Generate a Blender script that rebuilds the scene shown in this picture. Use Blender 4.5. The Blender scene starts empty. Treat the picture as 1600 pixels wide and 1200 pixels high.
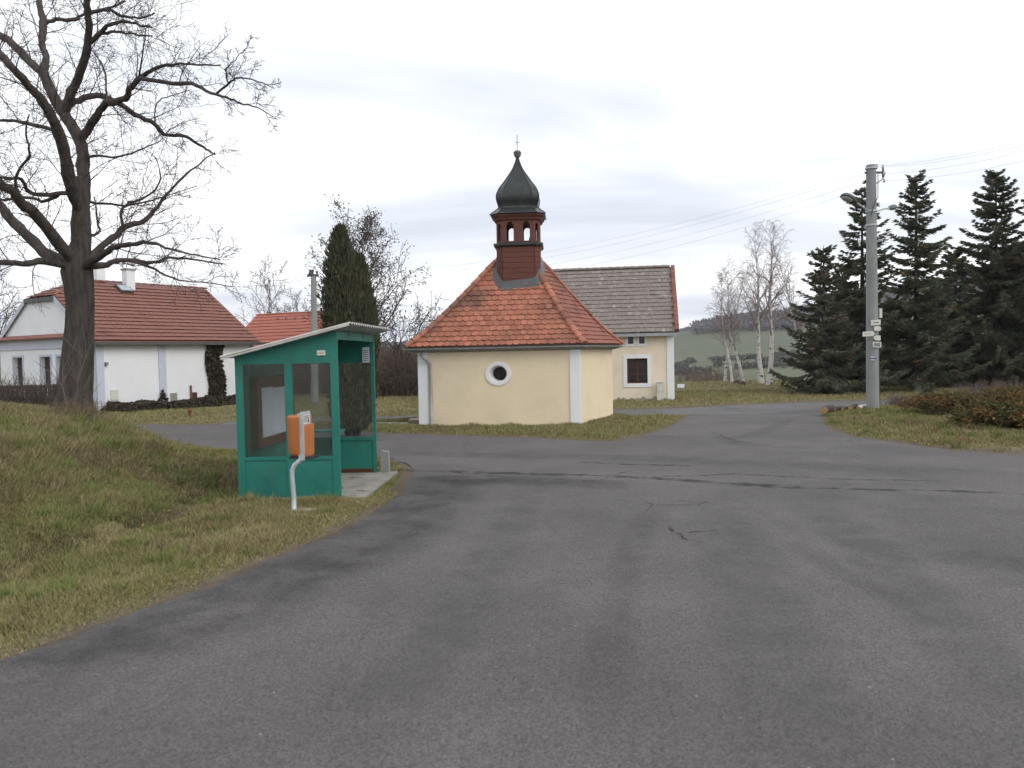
import bpy, math, random
import numpy as np
from mathutils import Vector, Matrix

# ------------------------------------------------------------------ camera
FPX, CX, CY = 1250.0, 800.0, 600.0          # focal length in pixels of the 1600x1200 photograph
CAM_H = 2.1
PITCH = math.atan(45.0 / FPX)
ROLL = math.radians(1.15)
sc = bpy.context.scene
COL = sc.collection
fwd = np.array([0, math.cos(PITCH), -math.sin(PITCH)])
r0 = np.array([1.0, 0, 0]); u0 = np.cross(r0, fwd)
rgt = math.cos(ROLL) * r0 - math.sin(ROLL) * u0
upv = math.sin(ROLL) * r0 + math.cos(ROLL) * u0
EYE = np.array([0, 0, CAM_H])
cam = bpy.data.cameras.new('camera'); cam.lens = 36 * FPX / 1600; cam.sensor_width = 36
cam.clip_start = 0.05; cam.clip_end = 6000
camo = bpy.data.objects.new('camera', cam); COL.objects.link(camo)
camo.matrix_world = Matrix(((rgt[0], upv[0], -fwd[0], 0), (rgt[1], upv[1], -fwd[1], 0),
                            (rgt[2], upv[2], -fwd[2], CAM_H), (0, 0, 0, 1)))
cam.dof.use_dof = True; cam.dof.focus_distance = 26.0; cam.dof.aperture_fstop = 2.2
sc.camera = camo

# ------------------------------------------------------------------ world and light
SUN_EL, SUN_AZ = math.radians(38), math.radians(125)      # azimuth clockwise from +Y (camera looks along +Y)
w = bpy.data.worlds.new('World'); sc.world = w; w.use_nodes = True
nt = w.node_tree; nt.nodes.clear()
def N(tree, t, **kw):
    n = tree.nodes.new(t)
    for k, v in kw.items():
        if k.startswith('i_'):
            n.inputs[k[2:].replace('_', ' ')].default_value = v
        else:
            setattr(n, k, v)
    return n
def ramp(node, stops):
    cr = node.color_ramp
    while len(cr.elements) > 1: cr.elements.remove(cr.elements[-1])
    cr.elements[0].position = stops[0][0]; cr.elements[0].color = (*stops[0][1], 1)
    for p, c in stops[1:]:
        e = cr.elements.new(p); e.color = (*c, 1)
out = N(nt, 'ShaderNodeOutputWorld'); bgA = N(nt, 'ShaderNodeBackground'); bgB = N(nt, 'ShaderNodeBackground')
sky = N(nt, 'ShaderNodeTexSky', sky_type='NISHITA', sun_disc=False, sun_elevation=SUN_EL, sun_rotation=SUN_AZ)
sky.air_density = 1.5; sky.dust_density = 3.0
nt.links.new(sky.outputs[0], bgA.inputs[0]); bgA.inputs[1].default_value = 0.08
tc = N(nt, 'ShaderNodeTexCoord'); sep = N(nt, 'ShaderNodeSeparateXYZ')
nt.links.new(tc.outputs['Generated'], sep.inputs[0])
zz = N(nt, 'ShaderNodeMath', operation='MAXIMUM'); nt.links.new(sep.outputs[2], zz.inputs[0]); zz.inputs[1].default_value = 0.0
za = N(nt, 'ShaderNodeMath', operation='ADD'); nt.links.new(zz.outputs[0], za.inputs[0]); za.inputs[1].default_value = 0.13
dx = N(nt, 'ShaderNodeMath', operation='DIVIDE'); nt.links.new(sep.outputs[0], dx.inputs[0]); nt.links.new(za.outputs[0], dx.inputs[1])
dy = N(nt, 'ShaderNodeMath', operation='DIVIDE'); nt.links.new(sep.outputs[1], dy.inputs[0]); nt.links.new(za.outputs[0], dy.inputs[1])
cmb = N(nt, 'ShaderNodeCombineXYZ'); nt.links.new(dx.outputs[0], cmb.inputs[0]); nt.links.new(dy.outputs[0], cmb.inputs[1])
n1 = N(nt, 'ShaderNodeTexNoise', i_Scale=0.75, i_Detail=8.0, i_Roughness=0.52, i_Distortion=0.35)
mp = N(nt, 'ShaderNodeMapping'); mp.inputs['Scale'].default_value = (0.7, 1.25, 1); mp.inputs['Location'].default_value = (3.1, 0.55, 0)
nt.links.new(cmb.outputs[0], mp.inputs[0]); nt.links.new(mp.outputs[0], n1.inputs['Vector'])
cr = N(nt, 'ShaderNodeValToRGB'); nt.links.new(n1.outputs['Fac'], cr.inputs[0])
ramp(cr, [(0.30, (0.58, 0.62, 0.70)), (0.43, (0.72, 0.75, 0.82)), (0.52, (0.93, 0.95, 0.98)), (0.62, (1.08, 1.08, 1.09))])
nt.links.new(cr.outputs[0], bgB.inputs[0]); bgB.inputs[1].default_value = 1.2
mx = N(nt, 'ShaderNodeMixShader'); mx.inputs[0].default_value = 0.92
nt.links.new(bgA.outputs[0], mx.inputs[1]); nt.links.new(bgB.outputs[0], mx.inputs[2]); nt.links.new(mx.outputs[0], out.inputs[0])

sl = bpy.data.lights.new('sun', 'SUN'); sl.energy = 1.0; sl.angle = math.radians(35); sl.color = (1, 0.96, 0.9)
so = bpy.data.objects.new('sun', sl); COL.objects.link(so)
sd_ = Vector((math.sin(SUN_AZ) * math.cos(SUN_EL), math.cos(SUN_AZ) * math.cos(SUN_EL), math.sin(SUN_EL)))
so.rotation_euler = sd_.to_track_quat('Z', 'Y').to_euler(); so.location = (20, -20, 30)
sc.view_settings.view_transform = 'Standard'; sc.view_settings.look = 'None'
sc.view_settings.exposure = 0.30; sc.view_settings.gamma = 1.0; sc.view_settings.use_curve_mapping = False

# ------------------------------------------------------------------ helpers
rng = np.random.default_rng(7); random.seed(7)
def ray(px, py):
    d = fwd * FPX + rgt * (px - CX) - upv * (py - CY)
    return d / d[1]
def G(px, py, z=0.0):
    d = ray(px, py); t = (z - CAM_H) / d[2]
    return EYE + d * t
def P(px, py, Y):
    return EYE + ray(px, py) * Y
def nrm(v):
    v = np.asarray(v, float); return v / (np.linalg.norm(v) + 1e-12)
Z = np.array([0, 0, 1.0])
ORG = {}
def thing(name, label, cat, loc, group=None):
    o = bpy.data.objects.new(name, None); COL.objects.link(o)
    o.location = tuple(loc); o.empty_display_size = 0.2
    o['label'] = label; o['category'] = cat
    if group: o['group'] = group
    ORG[o] = np.array(loc, float); return o
def tag(o, label, cat, group=None, kind=None):
    o['label'] = label
    if cat: o['category'] = cat
    if group: o['group'] = group
    if kind: o['kind'] = kind
    return o
def fast_mesh(name, V, F, cols=None):
    V = np.asarray(V, np.float32); F = np.asarray(F, np.int32)
    me = bpy.data.meshes.new(name); k = F.shape[1]
    me.vertices.add(len(V)); me.vertices.foreach_set('co', V.ravel())
    me.loops.add(F.size); me.loops.foreach_set('vertex_index', F.ravel())
    me.polygons.add(len(F)); me.polygons.foreach_set('loop_start', np.arange(0, F.size, k, dtype=np.int32))
    me.polygons.foreach_set('loop_total', np.full(len(F), k, np.int32))
    me.update(calc_edges=True)
    if cols is not None:
        a = me.attributes.new('tint', 'FLOAT_COLOR', 'POINT')
        c = np.ones((len(V), 4), np.float32); c[:, :3] = cols; a.data.foreach_set('color', c.ravel())
    return me
def obj(name, data, m, parent=None, loc=None, smooth=False):
    """data: (V,F) in world coordinates, or a ready mesh"""
    if isinstance(data, bpy.types.Mesh):
        me = data; o = bpy.data.objects.new(name, me)
    else:
        V, F = data
        V = np.asarray(V, float)
        o0 = ORG[parent] if parent is not None else (np.array(loc, float) if loc is not None else np.zeros(3))
        V = V - o0
        if isinstance(F, np.ndarray):
            me = fast_mesh(name, V, F)
        else:
            me = bpy.data.meshes.new(name); me.from_pydata([tuple(v) for v in V], [], [tuple(f) for f in F]); me.update()
        o = bpy.data.objects.new(name, me)
        if parent is None: o.location = tuple(o0)
        ORG[o] = o0
    if m is not None and len(me.materials) == 0: me.materials.append(m)
    if smooth:
        me.polygons.foreach_set('use_smooth', np.ones(len(me.polygons), bool))
    COL.objects.link(o)
    if parent is not None:
        o.parent = parent
        if o not in ORG: ORG[o] = ORG[parent]
    return o

class MB:
    def __init__(s): s.v = []; s.f = []
    def add(s, V, F):
        b = len(s.v); s.v += [np.asarray(x, float) for x in V]; s.f += [tuple(i + b for i in f) for f in F]; return s
    def obox(s, o, a, b, c):
        o, a, b, c = [np.asarray(x, float) for x in (o, a, b, c)]
        V = [o, o + a, o + a + b, o + b, o + c, o + a + c, o + a + b + c, o + b + c]
        F = [(0, 3, 2, 1), (4, 5, 6, 7), (0, 1, 5, 4), (1, 2, 6, 5), (2, 3, 7, 6), (3, 0, 4, 7)]
        if np.dot(np.cross(a, b), c) < 0: F = [f[::-1] for f in F]
        return s.add(V, F)
    def box(s, c, size):
        c = np.asarray(c, float); h = np.asarray(size, float) / 2
        return s.obox(c - h, (size[0], 0, 0), (0, size[1], 0), (0, 0, size[2]))
    def tube(s, pts, rad, n=8, cap=True):
        pts = np.asarray(pts, float); k = len(pts)
        rad = np.full(k, rad) if np.isscalar(rad) else np.asarray(rad, float)
        V, F = tube_arrays(pts, rad, n)
        F = [tuple(f) for f in F]
        if cap:
            F.append(tuple(range(n))[::-1]); F.append(tuple(range((k - 1) * n, k * n)))
        return s.add(V, F)
    def prism(s, poly, vec):
        poly = [np.asarray(p, float) for p in poly]; vec = np.asarray(vec, float); n = len(poly)
        V = poly + [p + vec for p in poly]
        nn = sum(np.cross(poly[i] - poly[0], poly[i + 1] - poly[0]) for i in range(1, n - 1))
        flip = np.dot(nn, vec) > 0
        F = [tuple(range(n))[::-1] if flip else tuple(range(n)), tuple(range(n, 2 * n)) if flip else tuple(range(n, 2 * n))[::-1]]
        for i in range(n):
            j = (i + 1) % n
            F.append((i, j, j + n, i + n) if flip else (j, i, i + n, j + n))
        return s.add(V, F)
    def loft(s, rings, closed_ends=True):
        n = len(rings[0]); V = []; F = []
        for r in rings: V += list(r)
        for i in range(len(rings) - 1):
            for j in range(n):
                k = (j + 1) % n; F.append((i * n + j, i * n + k, (i + 1) * n + k, (i + 1) * n + j))
        if closed_ends:
            F.append(tuple(range(n))[::-1]); F.append(tuple(range((len(rings) - 1) * n, len(rings) * n)))
        return s.add(V, F)
    @property
    def d(s): return (s.v, s.f)

def tube_arrays(pts, rad, n):
    k = len(pts)
    t = np.empty_like(pts); t[1:-1] = pts[2:] - pts[:-2]; t[0] = pts[1] - pts[0]; t[-1] = pts[-1] - pts[-2]
    t /= (np.linalg.norm(t, axis=1)[:, None] + 1e-9)
    ref = np.array([1.0, 0.1, 0.05]) if abs(t[:, 2]).mean() > 0.75 else np.array([0.05, 0.1, 1.0])
    a = np.cross(t, ref); a /= (np.linalg.norm(a, axis=1)[:, None] + 1e-9); b = np.cross(t, a)
    an = np.arange(n) * 2 * math.pi / n
    V = pts[:, None, :] + rad[:, None, None] * (np.cos(an)[None, :, None] * a[:, None, :] - np.sin(an)[None, :, None] * b[:, None, :])
    i = np.arange(k - 1)[:, None] * n; j = np.arange(n)[None, :]; j2 = (j + 1) % n
    F = np.stack([i + j, i + j2, i + n + j2, i + n + j], -1).reshape(-1, 4)
    return V.reshape(-1, 3), F[:, ::-1]
class Tubes:
    """many tubes in one array mesh"""
    def __init__(s): s.V = []; s.F = []; s.n = 0
    def add(s, pts, rad, n, cap=False):
        pts = np.asarray(pts, float); rad = np.asarray(rad, float)
        if cap:
            pts = np.concatenate([pts[:1], pts, pts[-1:] + nrm(pts[-1] - pts[-2]) * rad[-1] * 0.5]); rad = np.r_[0.001, rad, 0.001]; pts[0] = pts[1] - (pts[2] - pts[1]) * 0.05
        V, F = tube_arrays(pts, rad, n)
        s.V.append(V); s.F.append(F + s.n); s.n += len(V)
    @property
    def d(s): return (np.concatenate(s.V), np.concatenate(s.F))

# ------------------------------------------------------------------ materials
def mat(name, c1, c2=None, scale=4.0, rough=0.85, bump=0.0, bscale=60.0, rnd=0.0, spec=0.25, metal=0.0, lo=0.35, hi=0.65,
        c3=None, scale3=1.0, lo3=0.55, hi3=0.7, stretch=(1, 1, 1), tint=False, detail=6.0):
    m = bpy.data.materials.new(name); m.use_nodes = True; t = m.node_tree; L = t.links
    p = t.nodes['Principled BSDF']; p.inputs['Roughness'].default_value = rough
    p.inputs['Specular IOR Level'].default_value = spec; p.inputs['Metallic'].default_value = metal
    g = N(t, 'ShaderNodeNewGeometry'); mp = N(t, 'ShaderNodeMapping'); mp.inputs['Scale'].default_value = stretch
    L.new(g.outputs['Position'], mp.inputs[0])
    col = None
    if c2 is None: c2 = tuple(x * 0.82 for x in c1)
    n = N(t, 'ShaderNodeTexNoise', i_Scale=scale, i_Detail=detail, i_Roughness=0.6); L.new(mp.outputs[0], n.inputs['Vector'])
    r = N(t, 'ShaderNodeMapRange'); r.inputs[1].default_value = lo; r.inputs[2].default_value = hi; L.new(n.outputs['Fac'], r.inputs[0])
    x = N(t, 'ShaderNodeMix', data_type='RGBA'); L.new(r.outputs[0], x.inputs[0]); x.inputs[6].default_value = (*c1, 1); x.inputs[7].default_value = (*c2, 1)
    col = x.outputs[2]
    if c3 is not None:
        n3 = N(t, 'ShaderNodeTexNoise', i_Scale=scale3, i_Detail=7.0, i_Roughness=0.65); L.new(mp.outputs[0], n3.inputs['Vector'])
        r3 = N(t, 'ShaderNodeMapRange'); r3.inputs[1].default_value = lo3; r3.inputs[2].default_value = hi3; L.new(n3.outputs['Fac'], r3.inputs[0])
        x3 = N(t, 'ShaderNodeMix', data_type='RGBA'); L.new(r3.outputs[0], x3.inputs[0]); L.new(col, x3.inputs[6]); x3.inputs[7].default_value = (*c3, 1)
        col = x3.outputs[2]
    if tint:
        a = N(t, 'ShaderNodeAttribute', attribute_name='tint')
        x4 = N(t, 'ShaderNodeMix', data_type='RGBA', blend_type='MULTIPLY'); x4.inputs[0].default_value = 1; L.new(col, x4.inputs[6]); L.new(a.outputs['Color'], x4.inputs[7])
        col = x4.outputs[2]
    if rnd:
        oi = N(t, 'ShaderNodeObjectInfo'); h = N(t, 'ShaderNodeHueSaturation')
        mr = N(t, 'ShaderNodeMapRange'); mr.inputs[3].default_value = 1 - rnd; mr.inputs[4].default_value = 1 + rnd
        L.new(oi.outputs['Random'], mr.inputs[0]); L.new(mr.outputs[0], h.inputs['Value']); L.new(col, h.inputs['Color']); col = h.outputs[0]
    L.new(col, p.inputs['Base Color'])
    if bump:
        nb = N(t, 'ShaderNodeTexNoise', i_Scale=bscale, i_Detail=5.0); L.new(mp.outputs[0], nb.inputs['Vector'])
        b = N(t, 'ShaderNodeBump'); b.inputs['Strength'].default_value = bump; b.inputs['Distance'].default_value = 0.02
        L.new(nb.outputs['Fac'], b.inputs['Height']); L.new(b.outputs[0], p.inputs['Normal'])
    return m
def glass_mat(name, tintc=(0.9, 0.95, 0.93), alpha=0.22, rough=0.08, dirt=(0.30, 0.32, 0.31)):
    m = bpy.data.materials.new(name); m.use_nodes = True; t = m.node_tree; t.nodes.clear(); L = t.links
    o = N(t, 'ShaderNodeOutputMaterial'); tr = N(t, 'ShaderNodeBsdfTransparent'); tr.inputs[0].default_value = (*tintc, 1)
    gl = N(t, 'ShaderNodeBsdfGlossy'); gl.inputs['Roughness'].default_value = rough; gl.inputs[0].default_value = (0.9, 0.9, 0.9, 1)
    df = N(t, 'ShaderNodeBsdfDiffuse'); df.inputs[0].default_value = (*dirt, 1)
    g = N(t, 'ShaderNodeNewGeometry'); n = N(t, 'ShaderNodeTexNoise', i_Scale=3.0, i_Detail=6.0); L.new(g.outputs['Position'], n.inputs['Vector'])
    r = N(t, 'ShaderNodeMapRange'); r.inputs[3].default_value = alpha * 0.6; r.inputs[4].default_value = alpha * 1.6; L.new(n.outputs['Fac'], r.inputs[0])
    m1 = N(t, 'ShaderNodeMixShader'); L.new(r.outputs[0], m1.inputs[0]); L.new(tr.outputs[0], m1.inputs[1]); L.new(df.outputs[0], m1.inputs[2])
    fr = N(t, 'ShaderNodeFresnel'); fr.inputs[0].default_value = 1.45
    m2 = N(t, 'ShaderNodeMixShader'); L.new(fr.outputs[0], m2.inputs[0]); L.new(m1.outputs[0], m2.inputs[1]); L.new(gl.outputs[0], m2.inputs[2])
    L.new(m2.outputs[0], o.inputs[0]); return m

M = {}
M['cream'] = mat('cream_plaster', (0.785, 0.665, 0.475), (0.735, 0.62, 0.44), 1.3, 0.92, 0.25, 90, c3=(0.66, 0.565, 0.415), scale3=0.9, lo3=0.48, hi3=0.75)
M['cream2'] = mat('pale_plaster', (0.79, 0.69, 0.55), (0.75, 0.65, 0.51), 1.6, 0.92, 0.2, 80, c3=(0.66, 0.565, 0.43), scale3=0.8, lo3=0.55, hi3=0.8)
M['white'] = mat('white_render', (0.78, 0.79, 0.81), (0.73, 0.74, 0.76), 1.2, 0.9, 0.15, 80)
M['blueish'] = mat('lilac_render', (0.54, 0.56, 0.65), (0.49, 0.51, 0.60), 2.0, 0.9)
M['tile'] = mat('orange_clay_tile', (0.40, 0.160, 0.102), (0.32, 0.124, 0.084), 9.0, 0.8, 0.2, 50, rnd=0.2, c3=(0.19, 0.095, 0.072), scale3=0.9, lo3=0.48, hi3=0.64)
M['tile_red'] = mat('weathered_red_tile', (0.255, 0.115, 0.09), (0.19, 0.088, 0.072), 7.0, 0.8, 0.2, 50, rnd=0.1, c3=(0.16, 0.075, 0.06), scale3=0.8, lo3=0.54, hi3=0.7)
M['tile_new'] = mat('bright_red_tile', (0.37, 0.125, 0.088), (0.32, 0.106, 0.078), 3.0, 0.7)
M['tile_grey'] = mat('lichened_grey_tile', (0.255, 0.220, 0.195), (0.175, 0.150, 0.135), 8.0, 0.9, 0.2, 40, c3=(0.36, 0.32, 0.285), scale3=3.0, lo3=0.57, hi3=0.66)
M['mortar'] = mat('roof_underlay', (0.18, 0.085, 0.06), (0.13, 0.07, 0.05), 3.0)
M['boards'] = mat('red_brown_tower_boards', (0.150, 0.055, 0.040), (0.105, 0.040, 0.031), 3.0, 0.65, 0.1, 30, stretch=(1, 1, 14))
M['boards_side'] = M['boards']
M['copper'] = mat('dark_patina_sheet', (0.042, 0.047, 0.045), (0.028, 0.031, 0.030), 2.5, 0.36, 0.05, 12, spec=0.5, metal=0.35, c3=(0.085, 0.10, 0.093), scale3=3.0, lo3=0.58, hi3=0.75)
M['lead'] = mat('grey_flashing', (0.10, 0.105, 0.105), (0.075, 0.078, 0.078), 4.0, 0.5, metal=0.3, spec=0.4)
M['zinc'] = mat('zinc_gutter', (0.36, 0.38, 0.40), (0.28, 0.30, 0.31), 5.0, 0.5, metal=0.4, spec=0.5)
M['dark_glass'] = mat('dark_window_glass', (0.022, 0.02, 0.02), (0.035, 0.03, 0.03), 3.0, 0.12, spec=0.5)
M['brown_wood'] = mat('brown_stained_wood', (0.105, 0.045, 0.026), (0.075, 0.032, 0.02), 4.0, 0.6, 0.1, 40, stretch=(1, 1, 0.2))
M['green'] = mat('green_paint', (0.021, 0.190, 0.150), (0.018, 0.160, 0.126), 2.2, 0.5, 0.06, 25, spec=0.35, c3=(0.035, 0.115, 0.088), scale3=2.6, lo3=0.5, hi3=0.8)
M['corr'] = mat('weathered_corrugated_sheet', (0.50, 0.49, 0.46), (0.38, 0.37, 0.34), 3.0, 0.7, spec=0.3, c3=(0.22, 0.18, 0.15), scale3=4.0, lo3=0.62, hi3=0.72)
M['glass'] = glass_mat('dusty_shelter_glass', (0.86, 0.88, 0.88), 0.055)
M['orange'] = mat('orange_plastic', (0.46, 0.155, 0.046), (0.40, 0.135, 0.042), 5.0, 0.45, spec=0.4)
M['grey_metal'] = mat('light_grey_metal', (0.47, 0.50, 0.52), (0.39, 0.42, 0.44), 8.0, 0.45, metal=0.2, spec=0.4)
M['dark'] = mat('dark_metal', (0.03, 0.03, 0.03), (0.045, 0.045, 0.042), 6.0, 0.55)
M['concrete'] = mat('pole_concrete', (0.285, 0.295, 0.285), (0.225, 0.235, 0.23), 3.0, 0.9, 0.3, 60, stretch=(1, 1, 0.35))
M['slab'] = mat('concrete_slab', (0.34, 0.32, 0.285), (0.26, 0.245, 0.22), 2.5, 0.92, 0.3, 50, c3=(0.17, 0.15, 0.12), scale3=3.0)
M['stone'] = mat('pinkish_stone', (0.30, 0.235, 0.205), (0.23, 0.185, 0.165), 4.0, 0.9, 0.3, 50)
M['paper'] = mat('white_paper', (0.52, 0.55, 0.62), (0.46, 0.49, 0.56), 6.0, 0.7)
M['print'] = mat('grey_print', (0.16, 0.16, 0.2), (0.25, 0.25, 0.3), 40.0, 0.7)
M['sign_white'] = mat('sign_enamel', (0.62, 0.62, 0.56), (0.56, 0.56, 0.5), 8.0, 0.5)
M['blue'] = mat('blue_paint', (0.02, 0.04, 0.22), None, 8.0, 0.6)
M['bark'] = mat('furrowed_bark', (0.088, 0.073, 0.066), (0.044, 0.037, 0.034), 5.0, 0.95, 1.0, 14, stretch=(2.2, 2.2, 0.45), c3=(0.115, 0.105, 0.085), scale3=2.0, lo3=0.55, hi3=0.75)
M['twig'] = mat('dark_twig', (0.085, 0.066, 0.062), (0.062, 0.05, 0.047), 5.0, 0.95)
M['twig2'] = mat('brown_twig', (0.085, 0.064, 0.056), (0.062, 0.048, 0.042), 5.0, 0.95)
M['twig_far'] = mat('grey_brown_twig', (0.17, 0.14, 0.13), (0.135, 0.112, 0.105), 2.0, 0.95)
M['birch_twig'] = mat('reddish_birch_twig', (0.30, 0.25, 0.235), (0.23, 0.19, 0.18), 2.0, 0.95)
M['birch'] = mat('birch_bark', (0.60, 0.58, 0.56), (0.50, 0.48, 0.46), 3.0, 0.85, c3=(0.035, 0.03, 0.03), scale3=2.2, lo3=0.56, hi3=0.62, stretch=(1.5, 1.5, 3.0))
M['leaf_dark'] = mat('withered_leaf', (0.105, 0.075, 0.062), (0.072, 0.052, 0.045), 3.0, 0.8)
M['spruce'] = mat('spruce_needles', (0.120, 0.132, 0.088), (0.085, 0.096, 0.066), 1.2, 0.85, tint=True, spec=0.15)
M['cone'] = mat('brown_cones', (0.16, 0.07, 0.03), None, 4.0)
M['thuja'] = mat('column_juniper_foliage', (0.108, 0.112, 0.070), (0.075, 0.080, 0.052), 2.5, 0.85, tint=True, spec=0.15)
M['creep'] = mat('bronzed_juniper_foliage', (0.205, 0.128, 0.052), (0.140, 0.110, 0.050), 1.8, 0.85, tint=True, spec=0.15)
M['ivy'] = mat('ivy_leaf', (0.035, 0.038, 0.022), (0.055, 0.045, 0.03), 3.0, 0.6, tint=True)
M['brush'] = mat('brown_brush', (0.16, 0.122, 0.10), (0.12, 0.092, 0.08), 1.0, 0.95)
M['lavender'] = mat('grey_mauve_twigs', (0.16, 0.13, 0.115), (0.12, 0.098, 0.088), 2.0, 0.95)
M['stalk'] = mat('dry_stalk', (0.22, 0.17, 0.11), (0.15, 0.11, 0.075), 3.0, 0.95)
M['blade'] = mat('grass_blade', (1, 1, 1), (0.85, 0.85, 0.8), 1.0, 0.9, tint=True, spec=0.1)
M['log_bark'] = M['bark']
M['log_end'] = mat('cut_wood', (0.42, 0.27, 0.13), (0.33, 0.2, 0.1), 8.0, 0.9)
M['brick'] = mat('red_brick_cap', (0.25, 0.105, 0.075), (0.18, 0.08, 0.06), 5.0, 0.9, rnd=0.12)
M['wire'] = mat('grey_wire', (0.42, 0.44, 0.47), None, 5.0, 0.6)
M['maroon'] = mat('dark_red_wall', (0.10, 0.045, 0.045), (0.075, 0.036, 0.038), 2.0, 0.9)
M['wood_fence'] = mat('weathered_fence_wood', (0.085, 0.06, 0.05), (0.06, 0.043, 0.038), 3.0, 0.9)
M['tar'] = mat('tar_seam', (0.022, 0.021, 0.021), (0.035, 0.034, 0.033), 6.0, 0.9)
M['lens'] = mat('lamp_lens', (0.45, 0.46, 0.45), None, 5.0, 0.2)
M['skin_dead'] = mat('dead_leaf', (0.22, 0.13, 0.06), (0.3, 0.2, 0.1), 8.0, 0.8)
M['leaf_yellow'] = M['skin_dead']

# ------------------------------------------------------------------ ground, roads
W2 = lambda x, y: np.array([x, y, 0.0])
main_poly = [W2(-9, -14), W2(-5.2, 0), W2(-4.2, 3)] + [G(*p) for p in
    [(-200, 1110), (0, 1030), (100, 996), (200, 958), (300, 922), (400, 880), (520, 833), (600, 790), (632, 762), (640, 745), (634, 731), (618, 722), (600, 716)]] + \
    [W2(-4.6, 17.9), G(360, 702), W2(-12, 22.3), W2(-20, 25), W2(-45, 29), W2(-45, 34), W2(-20, 30.5), W2(-12.7, 27.0), G(360, 664), W2(-6, 23.6)] + \
    [G(*p) for p in [(600, 677), (700, 680), (808, 683), (900, 688), (955, 690), (1000, 682), (1041, 669), (1062, 658), (1075, 649), (1150, 646), (1280, 640), (1284, 645), (1288, 660), (1302, 672), (1335, 683), (1432, 696), (1480, 703), (1600, 709)]] + \
    [W2(16, 15.0), W2(45, 14), W2(45, -14)]
far_poly = [G(1420, 624.5), W2(24, 31.2), W2(60, 33), W2(60, 30), W2(24, 28.6), G(1424, 630.5), G(1376, 634), G(1284, 640), G(1180, 647), G(1075, 648.5), G(1000, 650.5),
            W2(3.5, 28.0), W2(-1.5, 28.1), W2(-4, 27.0), W2(-8, 26.4), W2(-9.6, 26.2), W2(-9.8, 27.4), W2(-8, 28), W2(-4, 28.5), W2(-1.5, 29.8), G(958, 641), G(1080, 637), G(1160, 632.5), G(1280, 628)]
def poly_sd(x, y, poly):
    """signed distance to a polygon, negative inside"""
    n = len(poly); d2 = np.full(x.shape, 1e12); ins = np.zeros(x.shape, bool)
    for i in range(n):
        ax, ay = poly[i][0], poly[i][1]; bx, by = poly[(i + 1) % n][0], poly[(i + 1) % n][1]
        ex, ey = bx - ax, by - ay; t = np.clip(((x - ax) * ex + (y - ay) * ey) / (ex * ex + ey * ey + 1e-12), 0, 1)
        d2 = np.minimum(d2, (x - ax - t * ex) ** 2 + (y - ay - t * ey) ** 2)
        c = (ay > y) != (by > y)
        with np.errstate(divide='ignore', invalid='ignore'):
            xi = ax + (y - ay) / (by - ay if by != ay else 1e-9) * ex
        ins ^= c & (x < xi)
    return np.where(ins, -1, 1) * np.sqrt(d2)
def paved_sd(x, y):
    return np.minimum(poly_sd(x, y, main_poly), poly_sd(x, y, far_poly))
def sstep(a, b, x):
    t = np.clip((x - a) / (b - a), 0, 1); return t * t * (3 - 2 * t)
_tab = np.random.default_rng(3).random((64, 64))
def vnoise(x, y, s):
    x = np.asarray(x) * s; y = np.asarray(y) * s; xi = np.floor(x).astype(int); yi = np.floor(y).astype(int); fx = x - xi; fy = y - yi
    fx = fx * fx * (3 - 2 * fx); fy = fy * fy * (3 - 2 * fy)
    g = lambda a, b: _tab[a % 64, b % 64]
    return (g(xi, yi) * (1 - fx) + g(xi + 1, yi) * fx) * (1 - fy) + (g(xi, yi + 1) * (1 - fx) + g(xi + 1, yi + 1) * fx) * fy
HPX = np.array([-3000, -400, 0, 300, 600, 800, 950, 1060, 1140, 1230, 1350, 1480, 1600, 1900, 4000])
HZ = np.array([14, 14, 12, 10, 9, 11, 15, 19, 27, 35, 46, 60, 74, 92, 70.0])
def height(x, y):
    x = np.asarray(x, float); y = np.asarray(y, float); r = np.hypot(x, y)
    sd = paved_sd(x, y)
    h = np.where(sd > -0.05, 0.035 * sstep(-0.05, 0.4, sd), -0.08 * sstep(0.05, 0.5, -sd))
    rough = (vnoise(x, y, 1.7) - 0.5) * 0.07 + (vnoise(x + 9, y, 4.0) - 0.5) * 0.035
    h = h + rough * sstep(0.1, 0.8, sd)
    box = np.maximum(np.abs(x + 3.15) - 1.15, np.abs(y - 13.3) - 1.55); h = np.where(box < 0.35, h * sstep(0.0, 0.35, box), h)
    # mound with the old tree
    yb = np.array([-8, 0, 4, 8, 10, 12, 15, 17.4, 20, 22, 24, 26, 60]); xb = np.array([-7.5, -6.0, -5.6, -5.3, -4.9, -4.75, -5.2, -6.3, -8.2, -10.2, -14, -30, -60])
    e = np.interp(y, yb, xb) - x
    top = 1.30 + 0.62 * sstep(19, 13, y) * sstep(3.0, 7.0, e)
    m = top * (0.60 * sstep(0, 3.2, e) + 0.40 * sstep(1.5, 7.5, e)) * sstep(27.5, 21.5, y - 0.12 * (x + 10)) * sstep(-45, -30, x)
    h = h + m - 0.11 * np.exp(-((e + 0.05) / 0.45) ** 2) * sstep(5, 7, y) * sstep(14, 12, y)
    # plateau edge, valley and hills
    az_px = CX + FPX * np.where(y > 1, x / np.maximum(y, 1), np.sign(x) * 50)
    H = np.interp(np.clip(az_px, -3000, 4000), HPX, HZ)
    dip = -4.0 * sstep(54, 110, r)
    bumps = (vnoise(x, y, 0.006) - 0.5) * 14 + (vnoise(x, y, 0.02) - 0.5) * 4
    hill = (H + 4.0) * sstep(170, 950, r) * np.where(y > 0, 1, sstep(-400, 0, y)) + bumps * sstep(250, 900, r)
    hill = hill * (1 - 0.6 * sstep(1100, 2600, r))
    return h + dip + hill
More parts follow.
